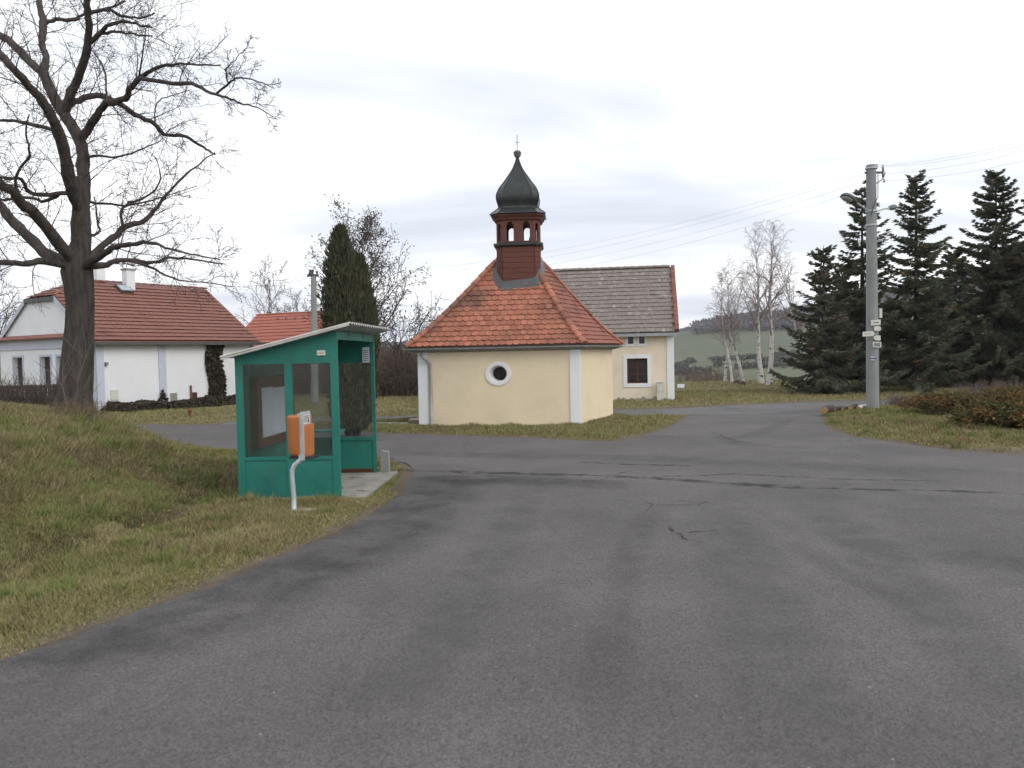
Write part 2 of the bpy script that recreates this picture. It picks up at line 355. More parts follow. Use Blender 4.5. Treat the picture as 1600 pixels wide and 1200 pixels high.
def axis(lo, hi, st, far):
    a = list(np.arange(lo, hi + 1e-6, st)); s = st; x = hi
    while x < far: s *= 1.13; x += s; a.append(x)
    s = st; x = lo
    while x > -far: s *= 1.13; x -= s; a.insert(0, x)
    return np.array(a)
gx = axis(-16, 22, 0.22, 2600); gy = axis(3, 38, 0.22, 2600)
X, Y = np.meshgrid(gx, gy); gz = height(X, Y)
V = np.stack([X, Y, gz], -1).reshape(-1, 3)
nx_, ny_ = len(gx), len(gy)
i = np.arange(ny_ - 1)[:, None] * nx_ + np.arange(nx_ - 1)[None, :]
F = np.stack([i, i + 1, i + nx_ + 1, i + nx_], -1).reshape(-1, 4)

# grass colour as a node group of broad noises: straw, olive, brown thatch, moss green
def ground_material():
    m = bpy.data.materials.new('rough_winter_grass'); m.use_nodes = True; t = m.node_tree; L = t.links; p = t.nodes['Principled BSDF']
    p.inputs['Roughness'].default_value = 0.95; p.inputs['Specular IOR Level'].default_value = 0.1
    g = N(t, 'ShaderNodeNewGeometry')
    def layer(prev, col, scale, lo, hi, detail=8.0):
        n = N(t, 'ShaderNodeTexNoise', i_Scale=scale, i_Detail=detail, i_Roughness=0.65); L.new(g.outputs['Position'], n.inputs['Vector'])
        r = N(t, 'ShaderNodeMapRange'); r.inputs[1].default_value = lo; r.inputs[2].default_value = hi; L.new(n.outputs['Fac'], r.inputs[0])
        x = N(t, 'ShaderNodeMix', data_type='RGBA'); L.new(r.outputs[0], x.inputs[0]); L.new(prev, x.inputs[6]); x.inputs[7].default_value = (*col, 1); return x.outputs[2]
    base = N(t, 'ShaderNodeRGB'); base.outputs[0].default_value = (0.165, 0.140, 0.066, 1)
    c = layer(base.outputs[0], (0.215, 0.180, 0.095), 0.8, 0.45, 0.7)
    c = layer(c, (0.130, 0.138, 0.048), 0.45, 0.48, 0.66)
    c = layer(c, (0.135, 0.104, 0.068), 1.9, 0.55, 0.72)
    near = layer(c, (0.11, 0.088, 0.052), 14.0, 0.5, 0.75)
    # far fields: dull winter green
    sep = N(t, 'ShaderNodeVectorMath', operation='LENGTH'); L.new(g.outputs['Position'], sep.inputs[0])
    r = N(t, 'ShaderNodeMapRange'); r.inputs[1].default_value = 60; r.inputs[2].default_value = 110; L.new(sep.outputs['Value'], r.inputs[0])
    fb = N(t, 'ShaderNodeRGB'); fb.outputs[0].default_value = (0.105, 0.115, 0.074, 1)
    f = layer(fb.outputs[0], (0.125, 0.137, 0.092), 0.004, 0.45, 0.55, 3.0)
    f = layer(f, (0.125, 0.122, 0.09), 0.012, 0.52, 0.62, 4.0)
    x = N(t, 'ShaderNodeMix', data_type='RGBA'); L.new(r.outputs[0], x.inputs[0]); L.new(near, x.inputs[6]); L.new(f, x.inputs[7])
    at = N(t, 'ShaderNodeAttribute', attribute_name='verge'); nv = N(t, 'ShaderNodeTexNoise', i_Scale=5.0, i_Detail=6.0); L.new(g.outputs['Position'], nv.inputs['Vector'])
    ad = N(t, 'ShaderNodeMath', operation='MULTIPLY_ADD'); L.new(nv.outputs['Fac'], ad.inputs[0]); ad.inputs[1].default_value = 0.9; L.new(at.outputs['Fac'], ad.inputs[2])
    rv = N(t, 'ShaderNodeMapRange'); rv.inputs[1].default_value = 0.75; rv.inputs[2].default_value = 1.2; L.new(ad.outputs[0], rv.inputs[0])
    xv = N(t, 'ShaderNodeMix', data_type='RGBA'); L.new(rv.outputs[0], xv.inputs[0]); L.new(x.outputs[2], xv.inputs[6]); xv.inputs[7].default_value = (0.135, 0.108, 0.082, 1); x = xv
    L.new(x.outputs[2], p.inputs['Base Color'])
    nb = N(t, 'ShaderNodeTexNoise', i_Scale=25.0, i_Detail=6.0); L.new(g.outputs['Position'], nb.inputs['Vector'])
    b = N(t, 'ShaderNodeBump'); b.inputs['Strength'].default_value = 0.6; b.inputs['Distance'].default_value = 0.05
    L.new(nb.outputs['Fac'], b.inputs['Height']); L.new(b.outputs[0], p.inputs['Normal'])
    return m
M['ground'] = ground_material()
gsd = paved_sd(X.ravel(), Y.ravel())
ground = obj('ground', (V, F), M['ground'], smooth=True)
_a = ground.data.attributes.new('verge', 'FLOAT', 'POINT'); _a.data.foreach_set('value', (1 - np.clip(gsd / np.where(X.ravel() > 6, 0.9, 0.45), 0, 1)).astype(np.float32))
ground['kind'] = 'structure'; ground['kind'] = 'structure'

def asphalt_material(name, base, dark, light):
    m = bpy.data.materials.new(name); m.use_nodes = True; t = m.node_tree; L = t.links; p = t.nodes['Principled BSDF']
    p.inputs['Roughness'].default_value = 0.82; p.inputs['Specular IOR Level'].default_value = 0.25
    g = N(t, 'ShaderNodeNewGeometry')
    def layer(prev, col, scale, lo, hi, detail=6.0, st=None, kind='noise'):
        src = g.outputs['Position']
        if st:
            mp = N(t, 'ShaderNodeMapping'); mp.inputs['Scale'].default_value = st[0]; mp.inputs['Rotation'].default_value = (0, 0, st[1]); L.new(src, mp.inputs[0]); src = mp.outputs[0]
        n = N(t, 'ShaderNodeTexNoise', i_Scale=scale, i_Detail=detail, i_Roughness=0.6); L.new(src, n.inputs['Vector'])
        r = N(t, 'ShaderNodeMapRange'); r.inputs[1].default_value = lo; r.inputs[2].default_value = hi; L.new(n.outputs['Fac'], r.inputs[0])
        x = N(t, 'ShaderNodeMix', data_type='RGBA'); L.new(r.outputs[0], x.inputs[0]); L.new(prev, x.inputs[6]); x.inputs[7].default_value = (*col, 1); return x.outputs[2]
    b0 = N(t, 'ShaderNodeRGB'); b0.outputs[0].default_value = (*base, 1)
    c = layer(b0.outputs[0], dark, 0.28, 0.42, 0.66)
    c = layer(c, light, 0.42, 0.48, 0.70)
    c = layer(c, tuple(x * 0.8 for x in dark), 0.8, 0.58, 0.76, st=((1.0, 0.18, 1), 0.15))
    mid = c
    # aggregate grain: voronoi stones
    v = N(t, 'ShaderNodeTexVoronoi', feature='F1'); v.inputs['Scale'].default_value = 85.0; L.new(g.outputs['Position'], v.inputs['Vector'])
    bw = N(t, 'ShaderNodeRGBToBW'); L.new(v.outputs['Color'], bw.inputs[0])
    mr = N(t, 'ShaderNodeMapRange'); mr.inputs[3].default_value = 0.50; mr.inputs[4].default_value = 1.50; L.new(bw.outputs[0], mr.inputs[0])
    mm = N(t, 'ShaderNodeMix', data_type='RGBA', blend_type='MULTIPLY'); mm.inputs[0].default_value = 1
    L.new(mid, mm.inputs[6]); L.new(mr.outputs[0], mm.inputs[7])
    # rare pale stones
    v2 = N(t, 'ShaderNodeTexVoronoi', feature='F1'); v2.inputs['Scale'].default_value = 11.0; L.new(g.outputs['Position'], v2.inputs['Vector'])
    r2 = N(t, 'ShaderNodeMapRange'); r2.inputs[1].default_value = 0.11; r2.inputs[2].default_value = 0.075; L.new(v2.outputs['Distance'], r2.inputs[0])
    sp = N(t, 'ShaderNodeSeparateColor'); L.new(v2.outputs['Color'], sp.inputs[0])
    gt = N(t, 'ShaderNodeMath', operation='GREATER_THAN'); gt.inputs[1].default_value = 0.95; L.new(sp.outputs[0], gt.inputs[0])
    mu = N(t, 'ShaderNodeMath', operation='MULTIPLY'); L.new(r2.outputs[0], mu.inputs[0]); L.new(gt.outputs[0], mu.inputs[1])
    xs = N(t, 'ShaderNodeMix', data_type='RGBA'); L.new(mu.outputs[0], xs.inputs[0]); L.new(mm.outputs[2], xs.inputs[6]); xs.inputs[7].default_value = (0.26, 0.25, 0.24, 1)
    L.new(xs.outputs[2], p.inputs['Base Color'])
    nb = N(t, 'ShaderNodeTexNoise', i_Scale=110.0, i_Detail=4.0); L.new(g.outputs['Position'], nb.inputs['Vector'])
    b = N(t, 'ShaderNodeBump'); b.inputs['Strength'].default_value = 0.35; b.inputs['Distance'].default_value = 0.01
    L.new(nb.outputs['Fac'], b.inputs['Height']); L.new(b.outputs[0], p.inputs['Normal'])
    return m
M['asphalt'] = asphalt_material('worn_asphalt', (0.106, 0.099, 0.097), (0.080, 0.075, 0.074), (0.126, 0.118, 0.115))
M['asphalt_far'] = asphalt_material('pale_lane_asphalt', (0.125, 0.121, 0.119), (0.10, 0.097, 0.095), (0.148, 0.143, 0.139))
def tar_material():
    m = mat('tar_seam', (0.040, 0.037, 0.036), (0.058, 0.054, 0.052), 6.0, 0.9); t = m.node_tree; L = t.links; p = t.nodes['Principled BSDF']
    g = N(t, 'ShaderNodeNewGeometry'); n = N(t, 'ShaderNodeTexNoise', i_Scale=3.5, i_Detail=7.0, i_Roughness=0.7); L.new(g.outputs['Position'], n.inputs['Vector'])
    r = N(t, 'ShaderNodeMapRange'); r.inputs[1].default_value = 0.40; r.inputs[2].default_value = 0.62; r.inputs[3].default_value = 0.0; r.inputs[4].default_value = 0.85; L.new(n.outputs['Fac'], r.inputs[0]); L.new(r.outputs[0], p.inputs['Alpha']); return m
M['tar'] = tar_material()
def sheet(poly, z):
    return ([np.array([p[0], p[1], z]) for p in poly], [tuple(range(len(poly)))])
def rough_edge(poly, amp, step):
    """resample the outline and roughen it"""
    o = []
    for a, b in zip(poly, poly[1:] + poly[:1]):
        L_ = np.linalg.norm(b - a); n = max(1, int(L_ / step)) if L_ < 15 else 1
        for k in range(n):
            q = a + (b - a) * k / n
            if n > 1 or L_ < 15: q = q + np.array([(vnoise(q[0], q[1], 2.3) - 0.5) * amp, (vnoise(q[0] + 31, q[1], 2.3) - 0.5) * amp, 0])
            o.append(q)
    return o
road = obj('road', sheet(rough_edge(main_poly, 0.34, 0.22), 0.0), M['asphalt']); road['kind'] = 'structure'
lane = obj('lane', sheet(rough_edge(far_poly, 0.2, 0.4), 0.004), M['asphalt_far']); lane['kind'] = 'structure'
# tar seams and cracks
def ribbon(pts, w0, z, jit):
    pts = [np.asarray(p, float) for p in pts]; q = []
    for a, b in zip(pts[:-1], pts[1:]):
        n = max(2, int(np.linalg.norm(b - a) / 0.12))
        for k in range(n): q.append(a + (b - a) * k / n)
    q.append(pts[-1]); q = np.array(q); n = len(q)
    r_ = np.random.default_rng(int(abs(q[0][0] * 1000)) % 9999)
    t = np.gradient(q, axis=0); t /= (np.linalg.norm(t, axis=1)[:, None] + 1e-9); s = np.stack([-t[:, 1], t[:, 0], 0 * t[:, 0]], -1)
    off = np.cumsum(r_.normal(0, jit * 0.35, n)); off -= np.linspace(off[0], off[-1], n); ww = w0 * (0.35 + 1.0 * r_.random(n))
    q = q + s * off[:, None]; q[:, 2] = z
    V = np.concatenate([q + s * ww[:, None] / 2, q - s * ww[:, None] / 2]); k = np.arange(n - 1)
    return V, np.stack([k, k + n, k + n + 1, k + 1], -1)
for pts, wd, jt in [
        ([(590, 734), (700, 737), (800, 739), (900, 742), (1000, 746), (1120, 755), (1250, 762)], 0.26, 0.03),
        ([(1250, 762), (1350, 765), (1450, 767), (1550, 770), (1680, 777)], 0.12, 0.03),
        ([(905, 722), (1000, 726), (1080, 728)], 0.12, 0.04), ([(1020, 746), (1150, 741), (1300, 748), (1480, 752)], 0.09, 0.05),
        ([(1010, 798), (1020, 790), (1090, 789), (1105, 784)], 0.03, 0.05), ([(1045, 822), (1060, 833), (1090, 833), (1120, 828)], 0.04, 0.06), ([(1060, 833), (1070, 845), (1100, 848)], 0.04, 0.05), ([(1020, 790), (1000, 783), (960, 781)], 0.03, 0.05), ([(960, 742), (990, 735), (1060, 733)], 0.03, 0.05), ([(1300, 763), (1330, 756), (1420, 757)], 0.03, 0.05), ([(700, 737), (730, 742), (800, 747)], 0.03, 0.05),
        ([(600, 693), (700, 694), (800, 695), (940, 700)], 0.02, 0.04), ([(910, 753), (950, 748)], 0.04, 0.03),
        ([(1125, 680), (1150, 690), (1185, 693)], 0.05, 0.03), ([(1030, 778), (1100, 787)], 0.02, 0.03)]:
    s_ = obj('tar_seam', ribbon([G(*p) for p in pts], wd, 0.0045, jt), M['tar'], road)

# worn wheel tracks and the darker unworn margin: thin stains with soft outlines
def stain_material(name, col, amax, sc0):
    m = mat(name, col, tuple(c * 0.85 for c in col), 9.0, 0.85, 0.3, 110); t = m.node_tree; L = t.links; p = t.nodes['Principled BSDF']
    g = N(t, 'ShaderNodeNewGeometry'); n = N(t, 'ShaderNodeTexNoise', i_Scale=sc0, i_Detail=7.0, i_Roughness=0.65); L.new(g.outputs['Position'], n.inputs['Vector'])
    r = N(t, 'ShaderNodeMapRange'); r.inputs[1].default_value = 0.33; r.inputs[2].default_value = 0.68; r.inputs[4].default_value = amax; L.new(n.outputs['Fac'], r.inputs[0])
    a = N(t, 'ShaderNodeAttribute', attribute_name='soft'); mu = N(t, 'ShaderNodeMath', operation='MULTIPLY'); L.new(r.outputs[0], mu.inputs[0]); L.new(a.outputs['Fac'], mu.inputs[1]); L.new(mu.outputs[0], p.inputs['Alpha']); return m
M['stain_dark'] = stain_material('dark_unworn_margin', (0.054, 0.051, 0.051), 0.5, 1.4)
M['stain_streak'] = stain_material('dark_tyre_streak', (0.058, 0.054, 0.053), 0.2, 2.0)
M['stain_pale'] = stain_material('pale_polished_track', (0.142, 0.135, 0.131), 0.4, 1.6)
def soft_ribbon(pts, wl, wr, z):
    pts = np.array(pts, float); n0 = len(pts); q = []
    for f in np.linspace(0, n0 - 1, (n0 - 1) * 8 + 1):
        i0 = min(int(f), n0 - 2); t = f - i0; p0, p1, p2, p3 = pts[max(i0 - 1, 0)], pts[i0], pts[i0 + 1], pts[min(i0 + 2, n0 - 1)]
        q.append(0.5 * (2 * p1 + (p2 - p0) * t + (2 * p0 - 5 * p1 + 4 * p2 - p3) * t * t + (3 * p1 - p0 - 3 * p2 + p3) * t ** 3))
    q = np.array(q); q[:, 2] = z; n = len(q); t = np.gradient(q, axis=0); t /= (np.linalg.norm(t, axis=1)[:, None] + 1e-9); s = np.stack([-t[:, 1], t[:, 0], 0 * t[:, 0]], -1)
    rows = [q + s * wl, q + s * wl * 0.4, q - s * wr * 0.4, q - s * wr]; V = np.concatenate(rows); end = np.clip(np.minimum(np.arange(n), np.arange(n)[::-1]) / (0.18 * n), 0, 1)
    a = np.concatenate([end * 0, end, end, end * 0]); k = np.arange(n - 1); F = np.concatenate([np.stack([k + r * n, k + (r + 1) * n, k + (r + 1) * n + 1, k + r * n + 1], -1) for r in range(3)])
    return V, F, a
def stain(pts, wl, wr, z, m):
    V, F, a = soft_ribbon([G(*p) for p in pts], wl, wr, z); o = obj('road_stain', (V, F), m, road); at = o.data.attributes.new('soft', 'FLOAT', 'POINT'); at.data.foreach_set('value', a.astype(np.float32))
stain([(-120, 1120), (60, 1045), (260, 975), (460, 895), (600, 830), (680, 770), (720, 742)], 0.9, 0.9, 0.0022, M['stain_dark'])
stain([(640, 752), (720, 748), (860, 752), (1000, 758)], 0.5, 0.7, 0.0028, M['stain_dark'])
stain([(1030, 785), (1000, 830), (975, 890), (955, 980), (940, 1100)], 0.22, 0.22, 0.0025, M['stain_streak'])
stain([(830, 760), (780, 850), (700, 980), (560, 1180)], 0.35, 0.35, 0.0016, M['stain_pale'])
stain([(1120, 775), (1150, 860), (1200, 1000), (1260, 1190)], 0.5, 0.5, 0.0016, M['stain_pale'])
stain([(1250, 775), (1360, 860), (1500, 1000), (1640, 1150)], 0.4, 0.4, 0.0019, M['stain_pale'])
stain([(600, 706), (800, 712), (1000, 716), (1250, 727), (1620, 742)], 0.55, 0.55, 0.0016, M['stain_pale'])
stain([(1110, 672), (1140, 688), (1200, 697), (1330, 700)], 0.35, 0.35, 0.0026, M['stain_streak'])
stain([(1230, 655), (1200, 672), (1130, 690)], 0.3, 0.3, 0.0030, M['stain_streak'])
stain([(1480, 860), (1560, 880), (1680, 890)], 0.5, 0.4, 0.0026, M['stain_streak'])

# ------------------------------------------------------------------ building helpers
def rect_wall(p0, p1, z0, z1, thick, openings=()):
    """wall slab from p0 to p1 (outer face on the left->right viewer side), with rectangular openings (u0,u1,z0,z1) cut through"""
    p0 = np.array([p0[0], p0[1], 0.0]); p1 = np.array([p1[0], p1[1], 0.0]); L_ = np.linalg.norm(p1 - p0); u = (p1 - p0) / L_
    nin = np.array([-u[1], u[0], 0.0])
    us = sorted(set([0, L_] + [o[0] for o in openings] + [o[1] for o in openings])); zs = sorted(set([z0, z1] + [o[2] for o in openings] + [o[3] for o in openings]))
    mb = MB()
    solid = {}
    for a in range(len(us) - 1):
        for b in range(len(zs) - 1):
            cu = (us[a] + us[a + 1]) / 2; cz = (zs[b] + zs[b + 1]) / 2
            solid[a, b] = not any(o[0] < cu < o[1] and o[2] < cz < o[3] for o in openings)
    pt = lambda uu, zz, t: p0 + u * uu + nin * t + Z * zz
    for (a, b), s in solid.items():
        if not s: continue
        ua, ub, za, zb = us[a], us[a + 1], zs[b], zs[b + 1]
        mb.add([pt(ua, za, 0), pt(ub, za, 0), pt(ub, zb, 0), pt(ua, zb, 0)], [(0, 1, 2, 3)])
        mb.add([pt(ua, za, thick), pt(ub, za, thick), pt(ub, zb, thick), pt(ua, zb, thick)], [(3, 2, 1, 0)])
        for da, db, q in ((-1, 0, (ua, za, ua, zb)), (1, 0, (ub, zb, ub, za)), (0, -1, (ub, za, ua, za)), (0, 1, (ua, zb, ub, zb))):
            if not solid.get((a + da, b + db), False):
                mb.add([pt(q[0], q[1], 0), pt(q[2], q[3], 0), pt(q[2], q[3], thick), pt(q[0], q[1], thick)], [(0, 1, 2, 3)])
    return mb
class Frame:
    """local frame on a wall: at(u, z, out)"""
    def __init__(s, p0, p1):
        s.p = np.array([p0[0], p0[1], 0.0]); d = np.array([p1[0] - p0[0], p1[1] - p0[1], 0.0]); s.L = np.linalg.norm(d); s.u = d / s.L; s.n = np.array([s.u[1], -s.u[0], 0.0])
    def at(s, u, z, o=0.0): return s.p + s.u * u + s.n * o + Z * z
    def box(s, mb, u0, u1, z0, z1, o0, o1): return mb.obox(s.at(u0, z0, o0), s.u * (u1 - u0), s.n * (o1 - o0), Z * (z1 - z0))
    def U(s, px, Y=None):
        """u of the wall point seen at photo column px (horizontal)"""
        d = ray(px, 555); A = np.array([[s.u[0], -d[0]], [s.u[1], -d[1]]]); b = -(s.p[:2] - EYE[:2]); return np.linalg.solve(A, b)[0]
    def ZP(s, px, py):
        u = s.U(px); q = s.at(u, 0); d = ray(px, py); return CAM_H + d[2] * q[1] / d[1]
def tile_slab(w_, h_, th, rounded=True):
    if rounded:
        pts = [(-w_ / 2, h_), (-w_ / 2, h_ * 0.22), (-w_ * 0.36, h_ * 0.07), (0, 0), (w_ * 0.36, h_ * 0.07), (w_ / 2, h_ * 0.22), (w_ / 2, h_)]
    else:
        pts = [(-w_ / 2, h_), (-w_ / 2, 0), (w_ / 2, 0), (w_ / 2, h_)]
    return pts
def tile_prism(pts, th, Mx):
    n = len(pts); V = [Mx(x, y, 0) for x, y in pts] + [Mx(x, y, th) for x, y in pts]
    F = [tuple(range(n, 2 * n))] + [(i, (i + 1) % n, (i + 1) % n + n, i + n) for i in range(n)]
    return V, F
def tile_field(o, u, v, L_, H_, tw, ex, th, inside, r_, lift=0.02, stagger=True, gap=0.96, rounded=False):
    """joined tiles on a plane: o origin at eave, u along the eave, v up the slope"""
    u = nrm(u); v = nrm(v); n = np.cross(u, v); mb = MB(); rows = int(H_ / ex) + 1
    for j in range(rows):
        for k in range(-1, int(L_ / tw) + 2):
            uc = (k + (0.5 if (stagger and j % 2) else 0.0)) * tw; vc = j * ex
            if not inside(uc, vc + ex * 0.3): continue
            sc_ = 1 + r_.normal(0, 0.02); up = lift + r_.normal(0, 0.004); tl = r_.normal(0, 0.012)
            hh = ex * 1.25
            def Mx(x, y, t, uc=uc, vc=vc, up=up, tl=tl): return o + u * (uc + x) + v * (vc + y) + n * (up * (1 - y / hh) + t + tl * x + 0.004)
            V, F = tile_prism(tile_slab(tw * gap, hh, th, rounded), th, Mx); mb.add(V, F)
    return mb

# ------------------------------------------------------------------ chapel
A = G(657, 668); B = G(906, 665.5); C = G(958, 650.5); D = A + (C - B)
ctr = (A + B + C + D) / 4
chapel = thing('chapel', 'small cream chapel with orange tiled hipped roof and onion-domed turret', 'chapel', (ctr[0], ctr[1], 0))
ZE = 2.24
FF = Frame(A, B); FR = Frame(B, C); FBk = Frame(C, D); FL = Frame(D, A)
# front wall with an oval opening
ou, oz = FF.U(778), FF.ZP(778, 584); RA, RB = 0.245, 0.225
def wall_with_oval(fr, z0, z1, cu, cz, ra, rb, thick):
    n = 40; mb = MB(); inner = []; outer = []
    for k in range(n):
        a = 2 * math.pi * (k + 0.5) / n; c, s = math.cos(a), math.sin(a)
        inner.append((cu + ra * c, cz + rb * s))
        ts = []
        if c > 1e-6: ts.append((fr.L - cu) / c)
        if c < -1e-6: ts.append(-cu / c)
        if s > 1e-6: ts.append((z1 - cz) / s)
        if s < -1e-6: ts.append((z0 - cz) / s)
        t = min(ts); outer.append((cu + t * c, cz + t * s))
    for k in range(n):
        j = (k + 1) % n
        quad = [outer[k], outer[j], inner[j], inner[k]]
        mb.add([fr.at(a, b) for a, b in quad], [(0, 1, 2, 3)])
        # corner fill
        (x1, y1), (x2, y2) = outer[k], outer[j]
        if abs(x1 - x2) > 1e-6 and abs(y1 - y2) > 1e-6:
            cx_ = x1 if abs(x1) < 1e-6 or abs(x1 - fr.L) < 1e-6 else x2; cy_ = y1 if abs(y1 - z0) < 1e-6 or abs(y1 - z1) < 1e-6 else y2
            mb.add([fr.at(x1, y1), fr.at(cx_, cy_), fr.at(x2, y2)], [(0, 1, 2)])
        mb.add([fr.at(*inner[k]), fr.at(*inner[j]), fr.at(*inner[j], -thick), fr.at(*inner[k], -thick)], [(0, 1, 2, 3)])
    return mb
cw = wall_with_oval(FF, 0, ZE, ou, oz, RA, RB, 0.3)
for fr in (FR, FBk, FL): cw.add([fr.at(0, 0), fr.at(fr.L, 0), fr.at(fr.L, ZE), fr.at(0, ZE)], [(0, 1, 2, 3)])
cw.add([A + Z * ZE, B + Z * ZE, C + Z * ZE, D + Z * ZE], [(0, 1, 2, 3)])
obj('wall', cw.d, M['cream'], chapel)
# oval window: white surround, splayed reveal, dark pane
def oval_ring(fr, cu, cz, stages):
    n = 40; rings = []
    for ra, rb, o, su in stages:
        rings.append([fr.at(cu + su + ra * math.cos(2 * math.pi * k / n), cz + rb * math.sin(2 * math.pi * k / n), o) for k in range(n)])
    return MB().loft(rings, False)
wn = obj('window', oval_ring(FF, ou, oz, [(0.385, 0.35, 0.0, 0), (0.38, 0.345, 0.035, 0), (0.27, 0.25, 0.035, 0), (0.245, 0.225, -0.02, 0.0), (0.225, 0.205, -0.24, 0.035), (0.19, 0.17, -0.24, 0.035)]).d, M['white'], chapel, smooth=False)
pane = [FF.at(ou + 0.035 + 0.22 * math.cos(2 * math.pi * k / 32), oz + 0.2 * math.sin(2 * math.pi * k / 32), -0.235) for k in range(32)]
obj('pane', (pane, [tuple(range(32))]), M['dark_glass'], wn)
bars = MB(); FF.box(bars, ou - 0.012, ou + 0.012, oz - 0.18, oz + 0.18, -0.23, -0.21); obj('glazing_bar', bars.d, M['dark'], wn)
# corner pilasters, each with its two visible faces
for k, (fr0, fr1) in enumerate(((FL, FF), (FF, FR), (FR, FBk), (FBk, FL))):
    if k == 2: continue
    pw = 0.26; t = 0.035; c = fr0.at(fr0.L, 0); a = fr0.at(fr0.L - (0.10 if k == 1 else pw), 0); a = fr0.at(fr0.L - pw, 0); b = fr1.at(0.05 if k == 1 else pw, 0)
    pr = [a, c, b, b + fr1.n * t, c + (fr0.n + fr1.n) * t, a + fr0.n * t]
    obj('pilaster', MB().prism(pr[::-1], Z * (ZE - 0.01)).d, M['white'], chapel)
# eave soffit / gutter
OV = 0.25
def off_corner(fr0, fr1, d_):
    # intersection of two wall lines moved outwards by d_
    p, q = fr0.at(0, 0, d_), fr1.at(0, 0, d_)
    A_ = np.array([[fr0.u[0], -fr1.u[0]], [fr0.u[1], -fr1.u[1]]]); s = np.linalg.solve(A_, (q - p)[:2]); return p + fr0.u * s[0]
frs = [FF, FR, FBk, FL]
ec = [off_corner(frs[i - 1], frs[i], OV) for i in range(4)]          # eave corners A,B,C,D
ec2 = [off_corner(frs[i - 1], frs[i], OV - 0.06) for i in range(4)]
wc = [A, B, C, D]
sf = MB()
for i in range(4):
    j = (i + 1) % 4
    sf.add([wc[i] + Z * (ZE - 0.02), wc[j] + Z * (ZE - 0.02), ec2[j] + Z * (ZE + 0.03), ec2[i] + Z * (ZE + 0.03)], [(3, 2, 1, 0)])
    sf.add([ec2[i] + Z * (ZE + 0.03), ec2[j] + Z * (ZE + 0.03), ec2[j] + Z * (ZE + 0.13), ec2[i] + Z * (ZE + 0.13)], [(0, 1, 2, 3)])
obj('soffit', sf.d, M['slab'], chapel)
for i in range(4):
    j = (i + 1) % 4; g = MB(); a, b = ec[i] + Z * (ZE + 0.10), ec[j] + Z * (ZE + 0.10)
    e = nrm(b - a); o_ = np.array([e[1], -e[0], 0]); prof = [(math.cos(t), math.sin(t)) for t in np.linspace(-math.pi, 0, 7)]
    rings = [[p + o_ * (0.048 * c + 0.0) + Z * (0.048 * s) for c, s in prof] + [p + o_ * (0.040 * c) + Z * (0.040 * s + 0.004) for c, s in prof[::-1]] for p in (a + e * 0.0, b)]
    g.loft(rings); obj('gutter', g.d, M['zinc'], chapel)
# downpipe beside the left pilaster
dp = MB(); up_ = 0.36
dp.tube([FF.at(0.12, ZE + 0.0, OV - 0.02), FF.at(0.14, ZE - 0.12, OV - 0.05), FF.at(up_, ZE - 0.35, 0.07), FF.at(up_, 1.2, 0.06), FF.at(up_, 0.02, 0.06)], 0.042, 8)
obj('downpipe', dp.d, M['zinc'], chapel, smooth=True)
# plinth apron of stones on the right and threshold slab
ap = MB(); FR.box(ap, -0.1, FR.L + 0.5, -0.05, 0.035, 0.02, 0.42); obj('apron', ap.d, M['slab'], chapel)
ap2 = MB(); FF.box(ap2, -0.4, FF.L - 0.1, -0.05, 0.02, 0.02, 0.16); obj('apron', ap2.d, M['slab'], chapel)

# roof: bellcast pyramid over the skewed plan
apex_xy = ctr + np.array([0.02, 0.0, 0]); ZT = 5.74; ZR0 = ZE + 0.13
def gprof(t): return t - 0.30 * t * (1 - t) ** 2
def roof_pt(i, s, t, up=0.0):
    p = ec[i] + (ec[(i + 1) % 4] - ec[i]) * s; q = p * (1 - t) + apex_xy * t
    return np.array([q[0], q[1], ZR0 + (ZT - ZR0) * gprof(t) + up])
rm = MB(); TS = np.linspace(0, 1, 13)
for i in range(4):
    for a, b in zip(TS[:-1], TS[1:]):
        rm.add([roof_pt(i, 0, a), roof_pt(i, 1, a), roof_pt(i, 1, b), roof_pt(i, 0, b)], [(0, 1, 2, 3)])
roof = obj('roof', rm.d, M['mortar'], chapel)
tile_mesh_cache = {}
def face_tiles(i, tw=0.205, ex=0.178):
    """per-tile (matrix, clipped outline) for one roof face, rows following the bellcast"""
    a, b = ec[i], ec[(i + 1) % 4]; e = nrm(b - a); L_ = np.linalg.norm(b - a); inn = np.array([-e[1], e[0], 0.0]); dC = np.dot(apex_xy - a, inn); uC = np.dot(apex_xy - a, e)
    t = 0.0; row = 0; res = []
    while t < 0.97:
        p0 = ZR0 + (ZT - ZR0) * gprof(t); dt = 0.01; sl = (ZT - ZR0) * (gprof(t + dt) - gprof(t)) / dt / dC
        v = nrm(inn + Z * sl); n = np.cross(e, v); dt_row = ex / math.sqrt(1 + sl * sl) / dC
        lo0, hi0 = t * uC, L_ - t * (L_ - uC)
        k0 = int(lo0 / tw) - 1; k1 = int(hi0 / tw) + 2
        for k in range(k0, k1):
            uc = (k + (0.5 if row % 2 else 0.0)) * tw
            if uc + tw / 2 < lo0 + 0.02 or uc - tw / 2 > hi0 - 0.02: continue
            o = a + e * uc + inn * (t * dC) + Z * (p0 - a[2]) ; o = np.array([o[0], o[1], p0])
            h_ = ex * 1.3; up = 0.034 + rng.normal(0, 0.006); tilt = rng.normal(0, 0.01)
            clip = (lo0 - uc, uC / dC / math.sqrt(1 + sl * sl), hi0 - uc, -(L_ - uC) / dC / math.sqrt(1 + sl * sl))
            full = (clip[0] + clip[1] * h_ < -tw / 2) and (clip[2] + clip[3] * h_ > tw / 2)
            nn = nrm(n - v * 0 + e * tilt); vv = nrm(v * h_ - n * up); 
            res.append((o + n * (up + 0.004), e, vv, nrm(np.cross(e, vv)), full, clip, h_, tw))
        t += dt_row; row += 1
    return res
